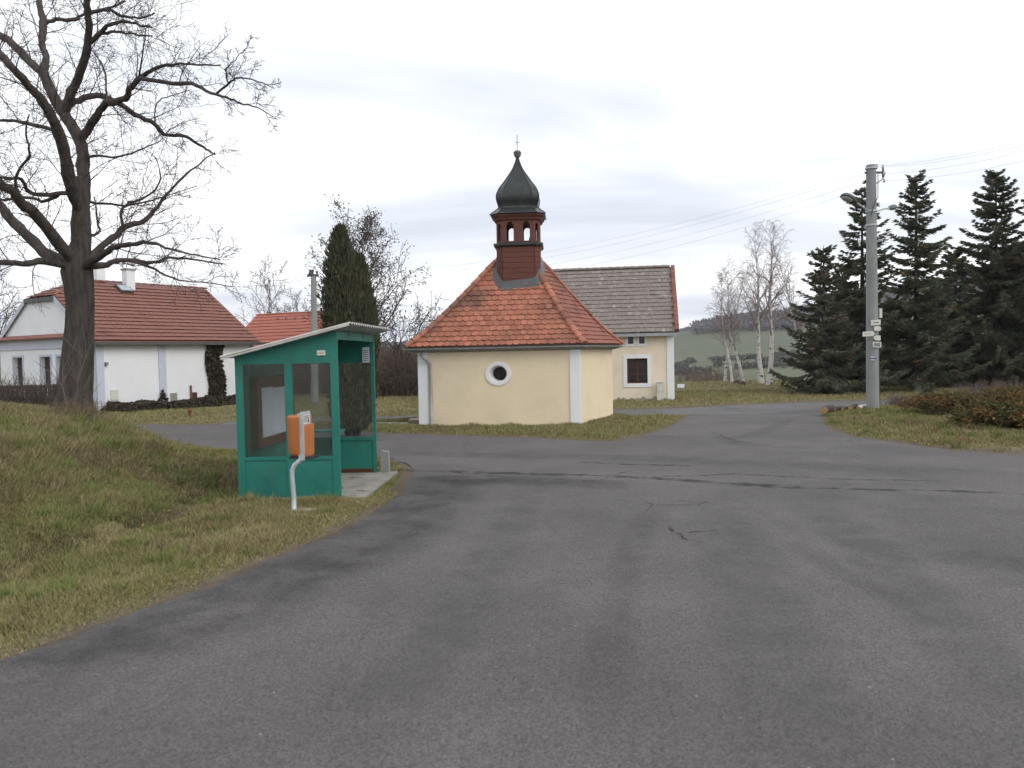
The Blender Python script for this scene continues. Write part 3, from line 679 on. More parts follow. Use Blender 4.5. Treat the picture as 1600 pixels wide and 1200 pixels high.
def tile_shared(tw, h_):
    if 'c' not in tile_mesh_cache:
        V, F = tile_prism(tile_slab(tw * 0.97, h_, 0.024), 0.024, lambda x, y, t: np.array([x, y, t]))
        me = bpy.data.meshes.new('roof_tile'); me.from_pydata([tuple(q) for q in V], [], F); me.materials.append(M['tile']); me.update(); tile_mesh_cache['c'] = me
    return tile_mesh_cache['c']
TW0, TW1 = 0.69, 0.69       # turret half widths
n_obj = 0; rest = MB(); TC_X = P(811.5, 400, ctr[1] - 0.16)[0]
for i in (0, 1, 2, 3):
    for (o, e, v, n, full, clip, h_, tw) in face_tiles(i):
        hidden = abs(o[0] - TC_X) < 0.55 and abs(o[1] - (ctr[1] - 0.16)) < 0.55
        if hidden: continue
        pts = tile_slab(tw * 0.97, h_, 0.024)
        if not full:
            pts = [(min(max(x, clip[0] + clip[1] * y), clip[2] + clip[3] * y), y) for x, y in pts]
            if max(p[0] for p in pts) - min(p[0] for p in pts) < 0.03: continue
        if i == 0 and n_obj < 300:
            n_obj += 1
            if full:
                t = bpy.data.objects.new('roof_tile', tile_shared(tw, h_)); COL.objects.link(t); t.parent = roof
                oo = o - ORG[roof]
                t.matrix_local = Matrix(((e[0], v[0], n[0], oo[0]), (e[1], v[1], n[1], oo[1]), (e[2], v[2], n[2], oo[2]), (0, 0, 0, 1)))
            else:
                V, F = tile_prism(pts, 0.024, lambda x, y, t: o + e * x + v * y + n * t); obj('roof_tile', (V, F), M['tile'], roof)
        else:
            V, F = tile_prism(pts, 0.024, lambda x, y, t: o + e * x + v * y + n * t); rest.add(V, F)
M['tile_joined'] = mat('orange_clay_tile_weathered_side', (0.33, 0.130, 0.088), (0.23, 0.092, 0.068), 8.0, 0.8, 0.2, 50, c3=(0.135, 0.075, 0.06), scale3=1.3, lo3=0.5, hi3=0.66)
rt = obj('roof_tiles', rest.d, M['tile_joined'], roof); rt['kind'] = 'stuff'
# hip tiles
for i in range(4):
    nt_ = 13
    for k in range(nt_):
        t0, t1 = k / 15.5, (k + 1.18) / 15.5
        a, b = roof_pt(i, 0, t0, 0.035), roof_pt(i, 0, t1, 0.03)
        if abs(b[0] - apex_xy[0]) < 0.62 and abs(b[1] - apex_xy[1]) < 0.62: break
        ax = nrm(b - a); s = nrm(np.cross(ax, Z)); n = np.cross(s, ax)
        rings = []
        for p, r in ((a, 0.125), (b, 0.098)):
            rings.append([p + s * (r * math.cos(x)) + n * (r * 0.75 * math.sin(x)) for x in np.linspace(-0.25, math.pi + 0.25, 9)])
        mb = MB().loft(rings, True)
        obj('hip_tile', mb.d, M['tile'], roof)
# ------------------------------------------------ turret
tur = chapel
TC = np.array([P(811.5, 400, ctr[1] - 0.16)[0], ctr[1] - 0.16, 0])
def chsq(hw, ch, z, c=TC):
    k = hw - ch; th_ = 0.55 * math.atan2(FF.u[1], FF.u[0]); ca, sa = math.cos(th_), math.sin(th_)
    return [c + np.array([x * ca - y * sa, x * sa + y * ca, z]) for x, y in ((-k, -hw), (k, -hw), (hw, -k), (hw, k), (k, hw), (-k, hw), (-hw, k), (-hw, -k))]
CHF = 0.27
pt_z = lambda y: CAM_H + (554.8 - y) / FPX * TC[1]
zb0, z_s0, z_s1, z_c0, z_c1, z_e = 3.6, pt_z(389.5), pt_z(385), pt_z(350.5), pt_z(342), pt_z(341)
HWT = 168 / 5 / FPX * TC[1] * 0.985
lower = MB().loft([chsq(HWT, HWT * CHF, zb0), chsq(HWT, HWT * CHF, z_s0)])
turret = obj('turret', lower.d, M['boards'], chapel)
# board joints: thin horizontal boards standing proud on the lower stage front faces
ringF = chsq(HWT + 0.004, HWT * CHF, 0)
nb_ = 0
for z0 in np.arange(3.95, z_s0 - 0.05, 0.16):
    for f in (7, 0, 1):
        a, b = ringF[f], ringF[(f + 1) % 8]; fr = Frame(a, b); mb = MB(); fr.box(mb, 0.012, fr.L - 0.012, z0, min(z0 + 0.15, z_s0 - 0.003), 0.0, 0.012)
        obj('board', mb.d, M['boards'], turret)
st = MB().loft([chsq(HWT - 0.03, HWT * CHF, z_s0 - 0.06), chsq(HWT + 0.03, HWT * CHF, z_s0 - 0.02), chsq(HWT + 0.09, HWT * CHF * 1.1, z_s0 + 0.02), chsq(HWT + 0.09, HWT * CHF * 1.1, z_s1 + 0.0), chsq(HWT - 0.05, HWT * CHF, z_s1 + 0.05)])
obj('sill_cornice', st.d, M['copper'], turret)
# lantern walls with arched openings
def arch_wall(p0, p1, z0, z1, th, arches):
    fr = Frame(p0, p1); mb = MB(); us = {0.0, fr.L}
    for (ua, ub, za, zb) in arches:
        us |= set(np.linspace(ua, ub, 9))
    us = sorted(us)
    def op(u):
        for (ua, ub, za, zb) in arches:
            if ua - 1e-6 <= u <= ub + 1e-6:
                r = (ub - ua) / 2; c = (ua + ub) / 2; return za, zb - r + math.sqrt(max(0, r * r - (u - c) ** 2))
        return None
    for a, b in zip(us[:-1], us[1:]):
        o = op((a + b) / 2)
        if o is None:
            mb.add([fr.at(a, z0), fr.at(b, z0), fr.at(b, z1), fr.at(a, z1)], [(0, 1, 2, 3)])
            mb.add([fr.at(a, z0, -th), fr.at(b, z0, -th), fr.at(b, z1, -th), fr.at(a, z1, -th)], [(3, 2, 1, 0)])
            continue
        oa, ob = op(a + 1e-9), op(b - 1e-9)
        for t in (0, -th):
            f = (0, 1, 2, 3) if t == 0 else (3, 2, 1, 0)
            mb.add([fr.at(a, z0, t), fr.at(b, z0, t), fr.at(b, oa[0], t), fr.at(a, oa[0], t)], [f])
            mb.add([fr.at(a, oa[1], t), fr.at(b, ob[1], t), fr.at(b, z1, t), fr.at(a, z1, t)], [f])
        mb.add([fr.at(a, oa[1]), fr.at(a, oa[1], -th), fr.at(b, ob[1], -th), fr.at(b, ob[1])], [(0, 1, 2, 3)])
        mb.add([fr.at(a, oa[0]), fr.at(b, oa[0]), fr.at(b, oa[0], -th), fr.at(a, oa[0], -th)], [(0, 1, 2, 3)])
    for (ua, ub, za, zb) in arches:
        for q, s in ((ua, 1), (ub, -1)):
            mb.add([fr.at(q, za), fr.at(q, za, -th), fr.at(q, zb - (ub - ua) / 2, -th), fr.at(q, zb - (ub - ua) / 2)], [(0, 1, 2, 3)[::s]])
    return mb
ringW = chsq(HWT, HWT * CHF, 0)
zl0, zl1 = z_s1 + 0.03, z_c0 + 0.05
for f in range(8):
    a, b = ringW[f], ringW[(f + 1) % 8]; fr = Frame(a, b)
    if f % 2 == 0:
        c = fr.L / 2; ar = [(c - 0.235 - 0.105, c - 0.235 + 0.105, zl0 + 0.03, zl1 - 0.10), (c + 0.26 - 0.10, c + 0.26 + 0.10, zl0 + 0.03, zl1 - 0.10)]
    else:
        c = fr.L / 2; ar = [(c - 0.06, c + 0.06, zl0 + 0.05, zl1 - 0.14)]
    obj('lantern_wall', arch_wall(a, b, zl0, zl1, 0.07, ar).d, M['boards'], turret)
obj('lantern_floor', MB().loft([chsq(HWT - 0.02, HWT * CHF, zl0 - 0.02), chsq(HWT - 0.02, HWT * CHF, zl0 + 0.02)]).d, M['boards'], turret)
# bell frame brace seen through the opening
br = MB(); br.tube([TC + np.array([0.30, 0.25, zl0]), TC + np.array([0.46, 0.25, zl1 - 0.05])], 0.03, 4); obj('bell_brace', br.d, M['dark'], turret)
co = MB().loft([chsq(HWT - 0.02, HWT * CHF, z_c0 - 0.01), chsq(HWT + 0.05, HWT * CHF, z_c0 + 0.01), chsq(HWT + 0.07, HWT * CHF * 1.05, z_c0 + 0.07), chsq(HWT + 0.12, HWT * CHF * 1.15, z_c1 - 0.05), chsq(HWT + 0.13, HWT * CHF * 1.2, z_c1)])
obj('cornice', co.d, M['boards'], turret)
s5 = 1 / 5 / FPX * TC[1]
prof = [(341.3, 211), (340.2, 207), (335, 176), (331, 152), (328.5, 146), (325, 150), (320, 158), (316, 161.5), (312, 162), (308, 158), (304, 150), (300, 141), (296, 128), (292, 113), (288, 100), (284, 88), (280, 75), (275, 59), (270, 44), (265, 32), (260, 23), (255, 14), (250, 9), (248, 8)]
rings = [chsq(hw * s5, hw * s5 * 0.30, pt_z(y)) for y, hw in prof]
dome = obj('dome', MB().loft(rings).d, M['copper'], turret)
for k in range(8):      # standing seams on the arrises
    pts = [rings[j][k] for j in range(len(rings))]
    t = MB().tube([TC * np.array([1, 1, 0]) * 0 + q + nrm((q - TC) * np.array([1, 1, 0])) * 0.006 for q in pts], 0.013, 5); obj('seam', t.d, M['copper'], dome)
# ball with a rim, cross
ball = MB(); bz = pt_z(244); rr = 29 * s5
pb = [(-1.15, 0.25), (-1.0, 0.45), (-0.75, 0.72), (-0.4, 0.92), (0, 1.0), (0.25, 1.0), (0.27, 1.06), (0.45, 1.06), (0.5, 0.98), (0.78, 0.82), (0.95, 0.45), (1.0, 0.1)]
ball.loft([[TC + np.array([rr * r * math.cos(2 * math.pi * k / 16), rr * r * math.sin(2 * math.pi * k / 16), bz + rr * z]) for k in range(16)] for z, r in pb])
M['ball'] = mat('weathered_ball', (0.17, 0.18, 0.15), (0.11, 0.12, 0.1), 9.0, 0.5)
obj('ball', ball.d, M['ball'], turret, smooth=True)
cs = MB(); ct = pt_z(216); cs.box(TC + Z * ((bz + rr + ct) / 2), (0.028, 0.028, ct - bz - rr + 0.04)); cs.box(TC + Z * (ct - 0.2), (0.13, 0.024, 0.026))
obj('cross', cs.d, M['grey_metal'], turret)
# lead flashing at the foot of the turret, lying on the roof slopes
fl = MB()
def roof_z(x, y):
    best = 1e9
    for i in range(4):
        a, b = ec[i], ec[(i + 1) % 4]; e = nrm(b - a); inn = np.array([-e[1], e[0], 0]); dC = np.dot(apex_xy - a, inn); t = np.dot(np.array([x, y, 0]) - a * np.array([1, 1, 0]), inn) / dC
        best = min(best, ZR0 + (ZT - ZR0) * gprof(min(t, 1)))
    return best
inner = chsq(HWT - 0.01, HWT * CHF, 0); outer = chsq(HWT + 0.12, HWT * CHF * 1.15, 0)
def dens(r):
    o = []
    for a, b in zip(r, r[1:] + r[:1]):
        for k in range(6): o.append(a + (b - a) * k / 6)
    return o
inn_, out_ = dens(inner), dens(outer)
R1 = [np.array([p[0], p[1], roof_z(*p[:2]) + 0.20]) for p in inn_]; R2 = [np.array([p[0], p[1], roof_z(*p[:2]) + 0.11]) for p in out_]
R0 = [p * np.array([1, 1, 0]) + Z * (q[2] + 0.10) + nrm(p - TC) * 0.012 for p, q in zip(inn_, R1)]
R3 = [p - Z * 0.10 for p in R2]
fl.loft([R3, R2, [p - Z * 0.0 for p in R1], R0], False)
obj('flashing', fl.d, M['lead'], turret)

# ------------------------------------------------------------------ cream house behind the chapel
hB = G(1053, 626); ang = 0.15
uh = nrm(np.array([1, -ang, 0])); vh = np.array([-uh[1], uh[0], 0]); hA = hB - uh * 7.9; hC = hB + vh * 5.6; hD = hA + vh * 5.6
house = thing('cream_house', 'cream house with grey lichened roof standing behind the chapel', 'house', ((hA + hC) / 2 * np.array([1, 1, 0])))
HF = Frame(hA, hB); zeH = HF.ZP(1050, 511)
wu0, wu1 = HF.U(979.5), HF.U(1011.5); wz1, wz0 = HF.ZP(995, 560), HF.ZP(995, 599)
s0, s1, s2, s3 = HF.U(981.5), HF.U(990), HF.U(999), HF.U(1007.5); sz1, sz0 = HF.ZP(995, 521), HF.ZP(995, 537)
wl = rect_wall(hA, hB, 0, zeH, 0.35, [(wu0, wu1, wz0, wz1), (s0, s1, sz0, sz1), (s2, s3, sz0, sz1)])
zrH = 5.95
for (a, b) in ((hB, hC), (hC, hD), (hD, hA)):
    f = Frame(a, b); wl.add([f.at(0, 0), f.at(f.L, 0), f.at(f.L, zeH), f.at(0, zeH)], [(0, 1, 2, 3)])
mid = vh * 2.8
for a in (hB, hA): wl.add([a + Z * zeH, a + vh * 5.6 + Z * zeH, a + mid + Z * zrH], [(0, 1, 2) if a is hB else (2, 1, 0)])
obj('wall', wl.d, M['cream2'], house)
pl = MB(); HF.box(pl, HF.L - 0.27, HF.L + 0.03, 0, zeH - 0.03, 0.0, 0.04); obj('corner_band', pl.d, M['white'], house)
def surround(fr, u0, u1, z0, z1, wdt, o):
    mb = MB(); fr.box(mb, u0 - wdt, u1 + wdt, z1, z1 + wdt, 0, o); fr.box(mb, u0 - wdt, u1 + wdt, z0 - wdt, z0, 0, o); fr.box(mb, u0 - wdt, u0, z0, z1, 0, o); fr.box(mb, u1, u1 + wdt, z0, z1, 0, o); return mb
win = obj('window', surround(HF, wu0, wu1, wz0, wz1, 0.16, 0.03).d, M['white'], house)
fm = surround(HF, wu0 + 0.06, wu1 - 0.06, wz0 + 0.06, wz1 - 0.06, 0.06, 0.05)
for q in fm.v: q -= HF.n * 0.17
cu = (wu0 + wu1) / 2; HF.box(fm, cu - 0.05, cu + 0.05, wz0 + 0.06, wz1 - 0.06, -0.165, -0.11)
for zz_ in (wz0 + (wz1 - wz0) * 0.36, wz0 + (wz1 - wz0) * 0.66): HF.box(fm, wu0 + 0.06, cu - 0.05, zz_ - 0.02, zz_ + 0.02, -0.16, -0.125); HF.box(fm, cu + 0.05, wu1 - 0.06, zz_ - 0.02, zz_ + 0.02, -0.16, -0.125)
obj('frame', fm.d, M['brown_wood'], win)
zlv = [wz0 + 0.06, wz0 + (wz1 - wz0) * 0.36, wz0 + (wz1 - wz0) * 0.66, wz1 - 0.06]
for (ua, ub) in ((wu0 + 0.06, cu - 0.05), (cu + 0.05, wu1 - 0.06)):
    for za_, zb_ in zip(zlv[:-1], zlv[1:]):
        p_ = MB(); HF.box(p_, ua, ub, za_ + 0.021, zb_ - 0.021, -0.155, -0.145); obj('pane', p_.d, M['dark_glass'], win)
for (ua, ub) in ((s0, s1), (s2, s3)):
    wv = obj('vent_window', surround(HF, ua, ub, sz0, sz1, 0.10, 0.03).d, M['white'], house)
    p_ = MB(); HF.box(p_, ua, ub, sz0, sz1, -0.2, -0.19); HF.box(p_, (ua + ub) / 2 - 0.01, (ua + ub) / 2 + 0.01, sz0, sz1, -0.19, -0.17); obj('pane', p_.d, M['dark_glass'], wv)
# roof
ov = 0.28; sl_v = nrm(mid + Z * (zrH - zeH)); e0 = hA - vh * ov * 1.0 + Z * (zeH - ov * (zrH - zeH) / 2.8) - uh * 0.1
rl = MB(); th = 0.08; nR = nrm(np.cross(uh, sl_v)); Lr = 8.15
e1 = hD + vh * ov + Z * (zeH - ov * (zrH - zeH) / 2.8) - uh * 0.1; top = hA + mid + Z * zrH - uh * 0.1
rl.add([e0 + Z * 0.05, e0 + uh * Lr + Z * 0.05, top + uh * Lr + Z * 0.08, top + Z * 0.08], [(0, 1, 2, 3)]); rl.add([e1 + Z * 0.05, e1 + uh * Lr + Z * 0.05, top + uh * Lr + Z * 0.08, top + Z * 0.08], [(3, 2, 1, 0)])
rl.add([e0, e0 + uh * Lr, top + uh * Lr, top], [(3, 2, 1, 0)]); rl.add([e1, e1 + uh * Lr, top + uh * Lr, top], [(0, 1, 2, 3)])
hr = obj('roof', rl.d, M['tile_grey'], house)
HH = np.linalg.norm(top - e0)
tf = tile_field(e0 + Z * 0.055, uh, top - e0, Lr, HH, 0.21, 0.27, 0.02, lambda u, v: 2.6 < u < Lr - 0.1 and v < HH - 0.1, np.random.default_rng(5), lift=0.035)
o_ = obj('roof_tiles', tf.d, M['tile_grey'], hr); o_['kind'] = 'stuff'
fz = MB(); fz.obox(e0 - Z * 0.10 - vh * 0.07, uh * Lr, vh * 0.10, Z * 0.13); obj('gutter', fz.d, M['zinc'], house)
for k in range(22):   # ridge tiles
    a = top + uh * (0.35 * k + 0.3) + Z * 0.09; b = a + uh * 0.38
    if np.dot(b - top, uh) > Lr: break
    rg = [[q + vh * (0.11 * math.cos(x)) + Z * (r * math.sin(x)) for x in np.linspace(0, math.pi, 7)] for q, r in ((a, 0.115), (b, 0.09))]
    obj('ridge_tile', MB().loft(rg).d, M['tile_grey'], hr)
nbk = 15; pv = (top - e0)
for k in range(nbk):   # brick cap on the right verge
    q = e0 + uh * (Lr - 0.08) + pv * (k / nbk) + Z * 0.06; mb = MB(); mb.obox(q, uh * 0.17, pv * (0.93 / nbk), nR * 0.16 * (-1 if nR[2] < 0 else 1)); obj('verge_brick', mb.d, M['brick'], hr)
# damp skirting at the foot
M['damp'] = mat('crumbling_render', (0.36, 0.33, 0.27), (0.27, 0.25, 0.2), 5.0, 0.95, 0.4, 30)
dm = MB(); us_ = np.linspace(HF.U(960), HF.L - 0.3, 30); r_ = np.random.default_rng(2); hs = 0.08 + 0.16 * r_.random(30) ** 2
for k in range(29): dm.add([HF.at(us_[k], 0, 0.006), HF.at(us_[k + 1], 0, 0.006), HF.at(us_[k + 1], hs[k + 1], 0.006), HF.at(us_[k], hs[k], 0.006)], [(0, 1, 2, 3)])
obj('damp_patch', dm.d, M['damp'], house)
# meter cabinet
cab = thing('utility_cabinet', 'narrow grey utility cabinet standing against the cream house wall', 'cabinet', HF.at(HF.U(1030.5), 0, 0.2))
c0, c1, cz = HF.U(1025.5), HF.U(1035.5), HF.ZP(1030, 598)
mb = MB(); HF.box(mb, c0, c1, 0, cz, 0.08, 0.30); obj('body', mb.d, M['sign_white'], cab)
mb = MB(); HF.box(mb, c0 - 0.015, c1 + 0.015, cz, cz + 0.03, 0.07, 0.32); obj('lid', mb.d, M['grey_metal'], cab)
mb = MB(); HF.box(mb, c0 + 0.02, c1 - 0.02, 0.42, cz - 0.05, 0.30, 0.315); obj('door', mb.d, M['sign_white'], cab)
# pale board lying in the grass
q = G(1065, 608); bd = thing('leaning_board', 'small pale metal sheet lying in the grass behind the cream house', 'sheet', q)
mb = MB(); mb.obox(q + np.array([-0.2, 0.25, 0.02]), (0.42, 0.05, 0), (0.12, 0.5, 0.22), (0, -0.01, 0.02)); obj('panel', mb.d, M['grey_metal'], bd)
mb = MB(); mb.obox(q + np.array([-0.25, 0.2, 0.0]), (0.5, 0.05, 0), (0.02, 0.06, 0), (0, 0, 0.05)); mb.obox(q + np.array([-0.1, 0.75, 0.0]), (0.4, 0.05, 0), (0.02, 0.06, 0), (0, 0, 0.25)); obj('support', mb.d, M['dark'], bd)

# ------------------------------------------------------------------ white farmhouse on the left
K = G(148, 645); Er = P(396, 565, 41.2) * np.array([1, 1, 0]); ul = nrm(Er - K); vl = np.array([-ul[1], ul[0], 0]); Ll = np.linalg.norm(Er - K); Wd = 7.9
Kb = K + vl * Wd; Eb = Er + vl * Wd; zeL = 3.25; zrL = 5.95
farm = thing('white_farmhouse', 'white farmhouse with weathered red tiled half-hipped roof behind the old bare tree', 'house', (K + Eb) / 2)
LF = Frame(K, Er); GF = Frame(Kb, K)
fw = rect_wall(K, Er, 0, zeL, 0.4)
gw_open = []
for px in (28, 71, 97):
    u_ = GF.U(px); gw_open.append((u_ - 0.42, u_ + 0.42, 1.15, 2.45))
gw = rect_wall(Kb, K, 0, zeL, 0.4, gw_open)
fw.add(gw.v, gw.f)
f2 = Frame(Er, Eb); fw.add([f2.at(0, 0), f2.at(f2.L, 0), f2.at(f2.L, zeL), f2.at(0, zeL)], [(0, 1, 2, 3)]); f3 = Frame(Eb, Kb); fw.add([f3.at(0, 0), f3.at(f3.L, 0), f3.at(f3.L, zeL), f3.at(0, zeL)], [(0, 1, 2, 3)])
# gables: near one cut at the half-hip
hh = 0.68; zh = zeL + (zrL - zeL) * hh
fw.add([Kb + Z * zeL, K + Z * zeL, K + vl * (Wd / 2 * hh) + Z * zh, Kb - vl * (Wd / 2 * hh) + Z * zh], [(0, 1, 2, 3)])
fw.add([Er + Z * zeL, Eb + Z * zeL, Er + vl * Wd / 2 + Z * zrL], [(0, 1, 2)])
obj('wall', fw.d, M['white'], farm)
for (a, b, c, d_) in gw_open:
    wv = obj('window', surround(GF, a, b, c, d_, 0.1, 0.03).d, M['blueish'], farm)
    p_ = MB(); GF.box(p_, a, b, c, d_, -0.2, -0.18); obj('pane', p_.d, M['dark_glass'], wv)
    p_ = MB(); GF.box(p_, (a + b) / 2 - 0.04, (a + b) / 2 + 0.04, c, d_, -0.18, -0.14); GF.box(p_, a, b, c + 0.8, c + 0.86, -0.18, -0.14); obj('frame', p_.d, M['brown_wood'], wv)
for a, b in ((LF.U(149.5), LF.U(161)), (LF.U(247), LF.U(258)), (LF.U(390), LF.L)):
    mb = MB(); LF.box(mb, max(a, -0.03), b, 0, zeL - 0.05, 0, 0.05); obj('wall_band', mb.d, M['blueish'], farm)
mb = MB(); GF.box(mb, 0, GF.L, zeL - 0.45, zeL - 0.02, 0, 0.06); obj('wall_band', mb.d, M['blueish'], farm)
mb = MB(); LF.box(mb, 0.05, LF.L, zeL - 0.22, zeL - 0.02, 0, 0.09); obj('eave_cornice', mb.d, M['blueish'], farm)
for (x0, x1, y0, y1, mt, o1) in ((162.5, 166.5, 566, 571, 'print', 0.12), (170, 182, 609, 625, 'sign_white', 0.04), (264, 273.5, 614, 629, 'slab', 0.06), (297, 305, 613, 629, 'brown_wood', 0.05)):
    mb = MB(); LF.box(mb, LF.U(x0), LF.U(x1), LF.ZP((x0 + x1) / 2, y1), LF.ZP((x0 + x1) / 2, y0), 0, o1); obj('wall_box', mb.d, M[mt], farm)
mb = MB(); u_ = LF.U(295.5); mb.tube([LF.at(u_, LF.ZP(296, 629), 0.05), LF.at(u_, LF.ZP(296, 602), 0.05)], 0.05, 6); obj('vent_pipe', mb.d, M['brick'], farm)
# roof slopes
ovl = 0.35; gl = (zrL - zeL) / (Wd / 2)
def lpt(u, v, side):   # u along ridge, v horizontal distance from the outer eave, side 0 front / 1 back
    if side == 0: return K + ul * u + vl * (v - ovl) + Z * (zeL + (v - ovl) * gl)
    return Kb + ul * u - vl * (v - ovl) + Z * (zeL + (v - ovl) * gl)
RV = Wd / 2 + ovl; og = -0.10; vh_ = ovl + Wd / 2 * hh; hipu = 1.75
rl = MB()
for s in (0, 1):
    q = [lpt(og, 0, s), lpt(Ll + 0.25, 0, s), lpt(Ll + 0.25, RV, s), lpt(hipu, RV, s), lpt(og, vh_, s)]
    rl.add([p + Z * 0.04 for p in q], [(0, 1, 2, 3, 4) if s == 0 else (4, 3, 2, 1, 0)])
    rl.add([p - Z * 0.05 for p in q], [(4, 3, 2, 1, 0) if s == 0 else (0, 1, 2, 3, 4)])
    for a, b in zip(q, q[1:] + q[:1]): rl.add([a - Z * 0.05, b - Z * 0.05, b + Z * 0.04, a + Z * 0.04], [(0, 1, 2, 3), (3, 2, 1, 0)][0:1])
hq = [lpt(og, vh_, 1), lpt(og, vh_, 0), lpt(hipu, RV, 0)]
rl.add([p + Z * 0.04 for p in hq], [(0, 1, 2)]); rl.add([p - Z * 0.05 for p in hq], [(2, 1, 0)])
froof = obj('roof', rl.d, M['tile_red'], farm)
slv = nrm(vl + Z * gl); sk = math.sqrt(1 + gl * gl); SL = RV * sk
def ins(u, v):
    if not (og + 0.05 < u < Ll + 0.2 and v < SL - 0.15): return False
    vv = v / sk
    return vv < vh_ or u > og + (hipu - og) * (vv - vh_) / (RV - vh_)
tf = tile_field(lpt(0, 0, 0) + Z * 0.045, ul, slv, Ll, SL, 0.24, 0.315, 0.025, ins, np.random.default_rng(8), lift=0.06, stagger=False)
o_ = obj('roof_tiles', tf.d, M['tile_red'], froof); o_['kind'] = 'stuff'
# half hip tiles
ho = lpt(og, vh_, 1) + Z * 0.045; hL = np.linalg.norm(hq[1] - hq[0]); hv = nrm((hq[2] - (hq[0] + hq[1]) / 2)); hH = np.linalg.norm(hq[2] - (hq[0] + hq[1]) / 2)
tf = tile_field(ho, nrm(hq[1] - hq[0]), hv, hL, hH, 0.24, 0.315, 0.025, lambda u, v: hL / 2 * v / hH < u < hL - hL / 2 * v / hH, np.random.default_rng(9), lift=0.05, stagger=False)
o_ = obj('roof_tiles', tf.d, M['tile_red'], froof); o_['kind'] = 'stuff'
# pent roof across the gable
pa, pb2 = GF.at(-0.3, zeL + 0.15, 0.0), GF.at(GF.L + 0.3, zeL + 0.15, 0.0)
mb = MB(); mb.add([pa + GF.n * 0.34 - Z * 0.1, pb2 + GF.n * 0.34 - Z * 0.1, pb2 + Z * 0.06, pa + Z * 0.06, pa + GF.n * 0.34 - Z * 0.16, pb2 + GF.n * 0.34 - Z * 0.16, pb2 - Z * 0.08, pa - Z * 0.08], [(0, 1, 2, 3), (4, 7, 6, 5), (0, 4, 5, 1), (1, 5, 6, 2), (3, 7, 4, 0)])
obj('pent_roof', mb.d, M['tile_red'], farm)
for sg, kk in ((0, K), (1, Kb)):     # lilac verge boards on the gable rake
    a_, b_ = lpt(og, 0.05, sg), lpt(og, vh_, sg); mb = MB(); mb.obox(a_ - Z * 0.20 - ul * 0.03, b_ - a_, ul * 0.03, Z * 0.24); obj('verge_board', mb.d, M['blueish'], farm)
mb = MB(); a_, b_ = lpt(og, vh_, 1), lpt(og, vh_, 0); mb.obox(a_ - Z * 0.16 - ul * 0.05, b_ - a_, ul * 0.05, Z * 0.18); obj('eave_board', mb.d, M['lead'], farm)
# ridge and hip cap tiles
def cap_row(a, b, r, m_, par, step=0.33, name='ridge_tile'):
    d_ = b - a; L_ = np.linalg.norm(d_); ax = d_ / L_; s = nrm(np.cross(ax, Z)); n = np.cross(s, ax); k = 0
    while k * step < L_ - 0.1:
        p0, p1 = a + ax * k * step, a + ax * min((k + 1.12) * step, L_)
        rg = [[q + s * (rr * math.cos(x)) + n * (rr * 0.8 * math.sin(x)) for x in np.linspace(0, math.pi, 7)] for q, rr in ((p0, r), (p1, r * 0.8))]
        obj(name, MB().loft(rg).d, m_, par); k += 1
cap_row(lpt(hipu, RV, 0) + Z * 0.06, lpt(Ll + 0.25, RV, 0) + Z * 0.06, 0.13, M['tile_red'], froof)
cap_row(lpt(og, vh_, 0) + Z * 0.06, lpt(hipu, RV, 0) + Z * 0.06, 0.11, M['tile_red'], froof, name='hip_tile')
mb = MB(); mb.obox(lpt(og, 0, 0) - Z * 0.12 - vl * 0.08, ul * (Ll + 0.6), vl * 0.12, Z * 0.12); obj('gutter', mb.d, M['lead'], farm)
# chimneys and skylight
for px, py, hgt, wd in ((205, 442, 0.95, 0.42), (152, 440, 0.6, 0.42)):
    uu = np.dot(P(px, py, 40) - K, ul)
    best = min(np.linspace(-2, 10, 200), key=lambda u: abs((lpt(u, RV - (0.4 if px > 180 else -0.3), 0)[0]) / lpt(u, RV, 0)[1] - ray(px, py)[0]))
    c = lpt(best, RV - (0.4 if px > 180 else -0.3), 0); mb = MB(); mb.obox(c - ul * wd / 2 - vl * wd / 2 - Z * 0.5, ul * wd, vl * wd, Z * (0.5 + hgt)); ch = obj('chimney', mb.d, M['white'], froof)
    mb = MB(); mb.obox(c - ul * (wd / 2 + 0.05) - vl * (wd / 2 + 0.05) + Z * hgt, ul * (wd + 0.1), vl * (wd + 0.1), Z * 0.08); obj('chimney_cap', mb.d, M['slab'], farm)
best = min(np.linspace(-2, 10, 200), key=lambda u: abs(lpt(u, RV * 0.83, 0)[0] / lpt(u, RV * 0.83, 0)[1] - ray(195, 465)[0]))
c = lpt(best, RV * 0.79, 0) + Z * 0.1; nn_ = nrm(np.cross(ul, slv)); mb = MB(); mb.obox(c - ul * 0.33 - slv * 0.0, ul * 0.66, slv * 0.62, nn_ * 0.16); sk_ = obj('skylight', mb.d, M['lead'], froof)
mb = MB(); mb.obox(c - ul * 0.27 + slv * 0.06 + nn_ * 0.162, ul * 0.54, slv * 0.48, nn_ * 0.01); obj('skylight_glass', mb.d, M['grey_metal'], farm)

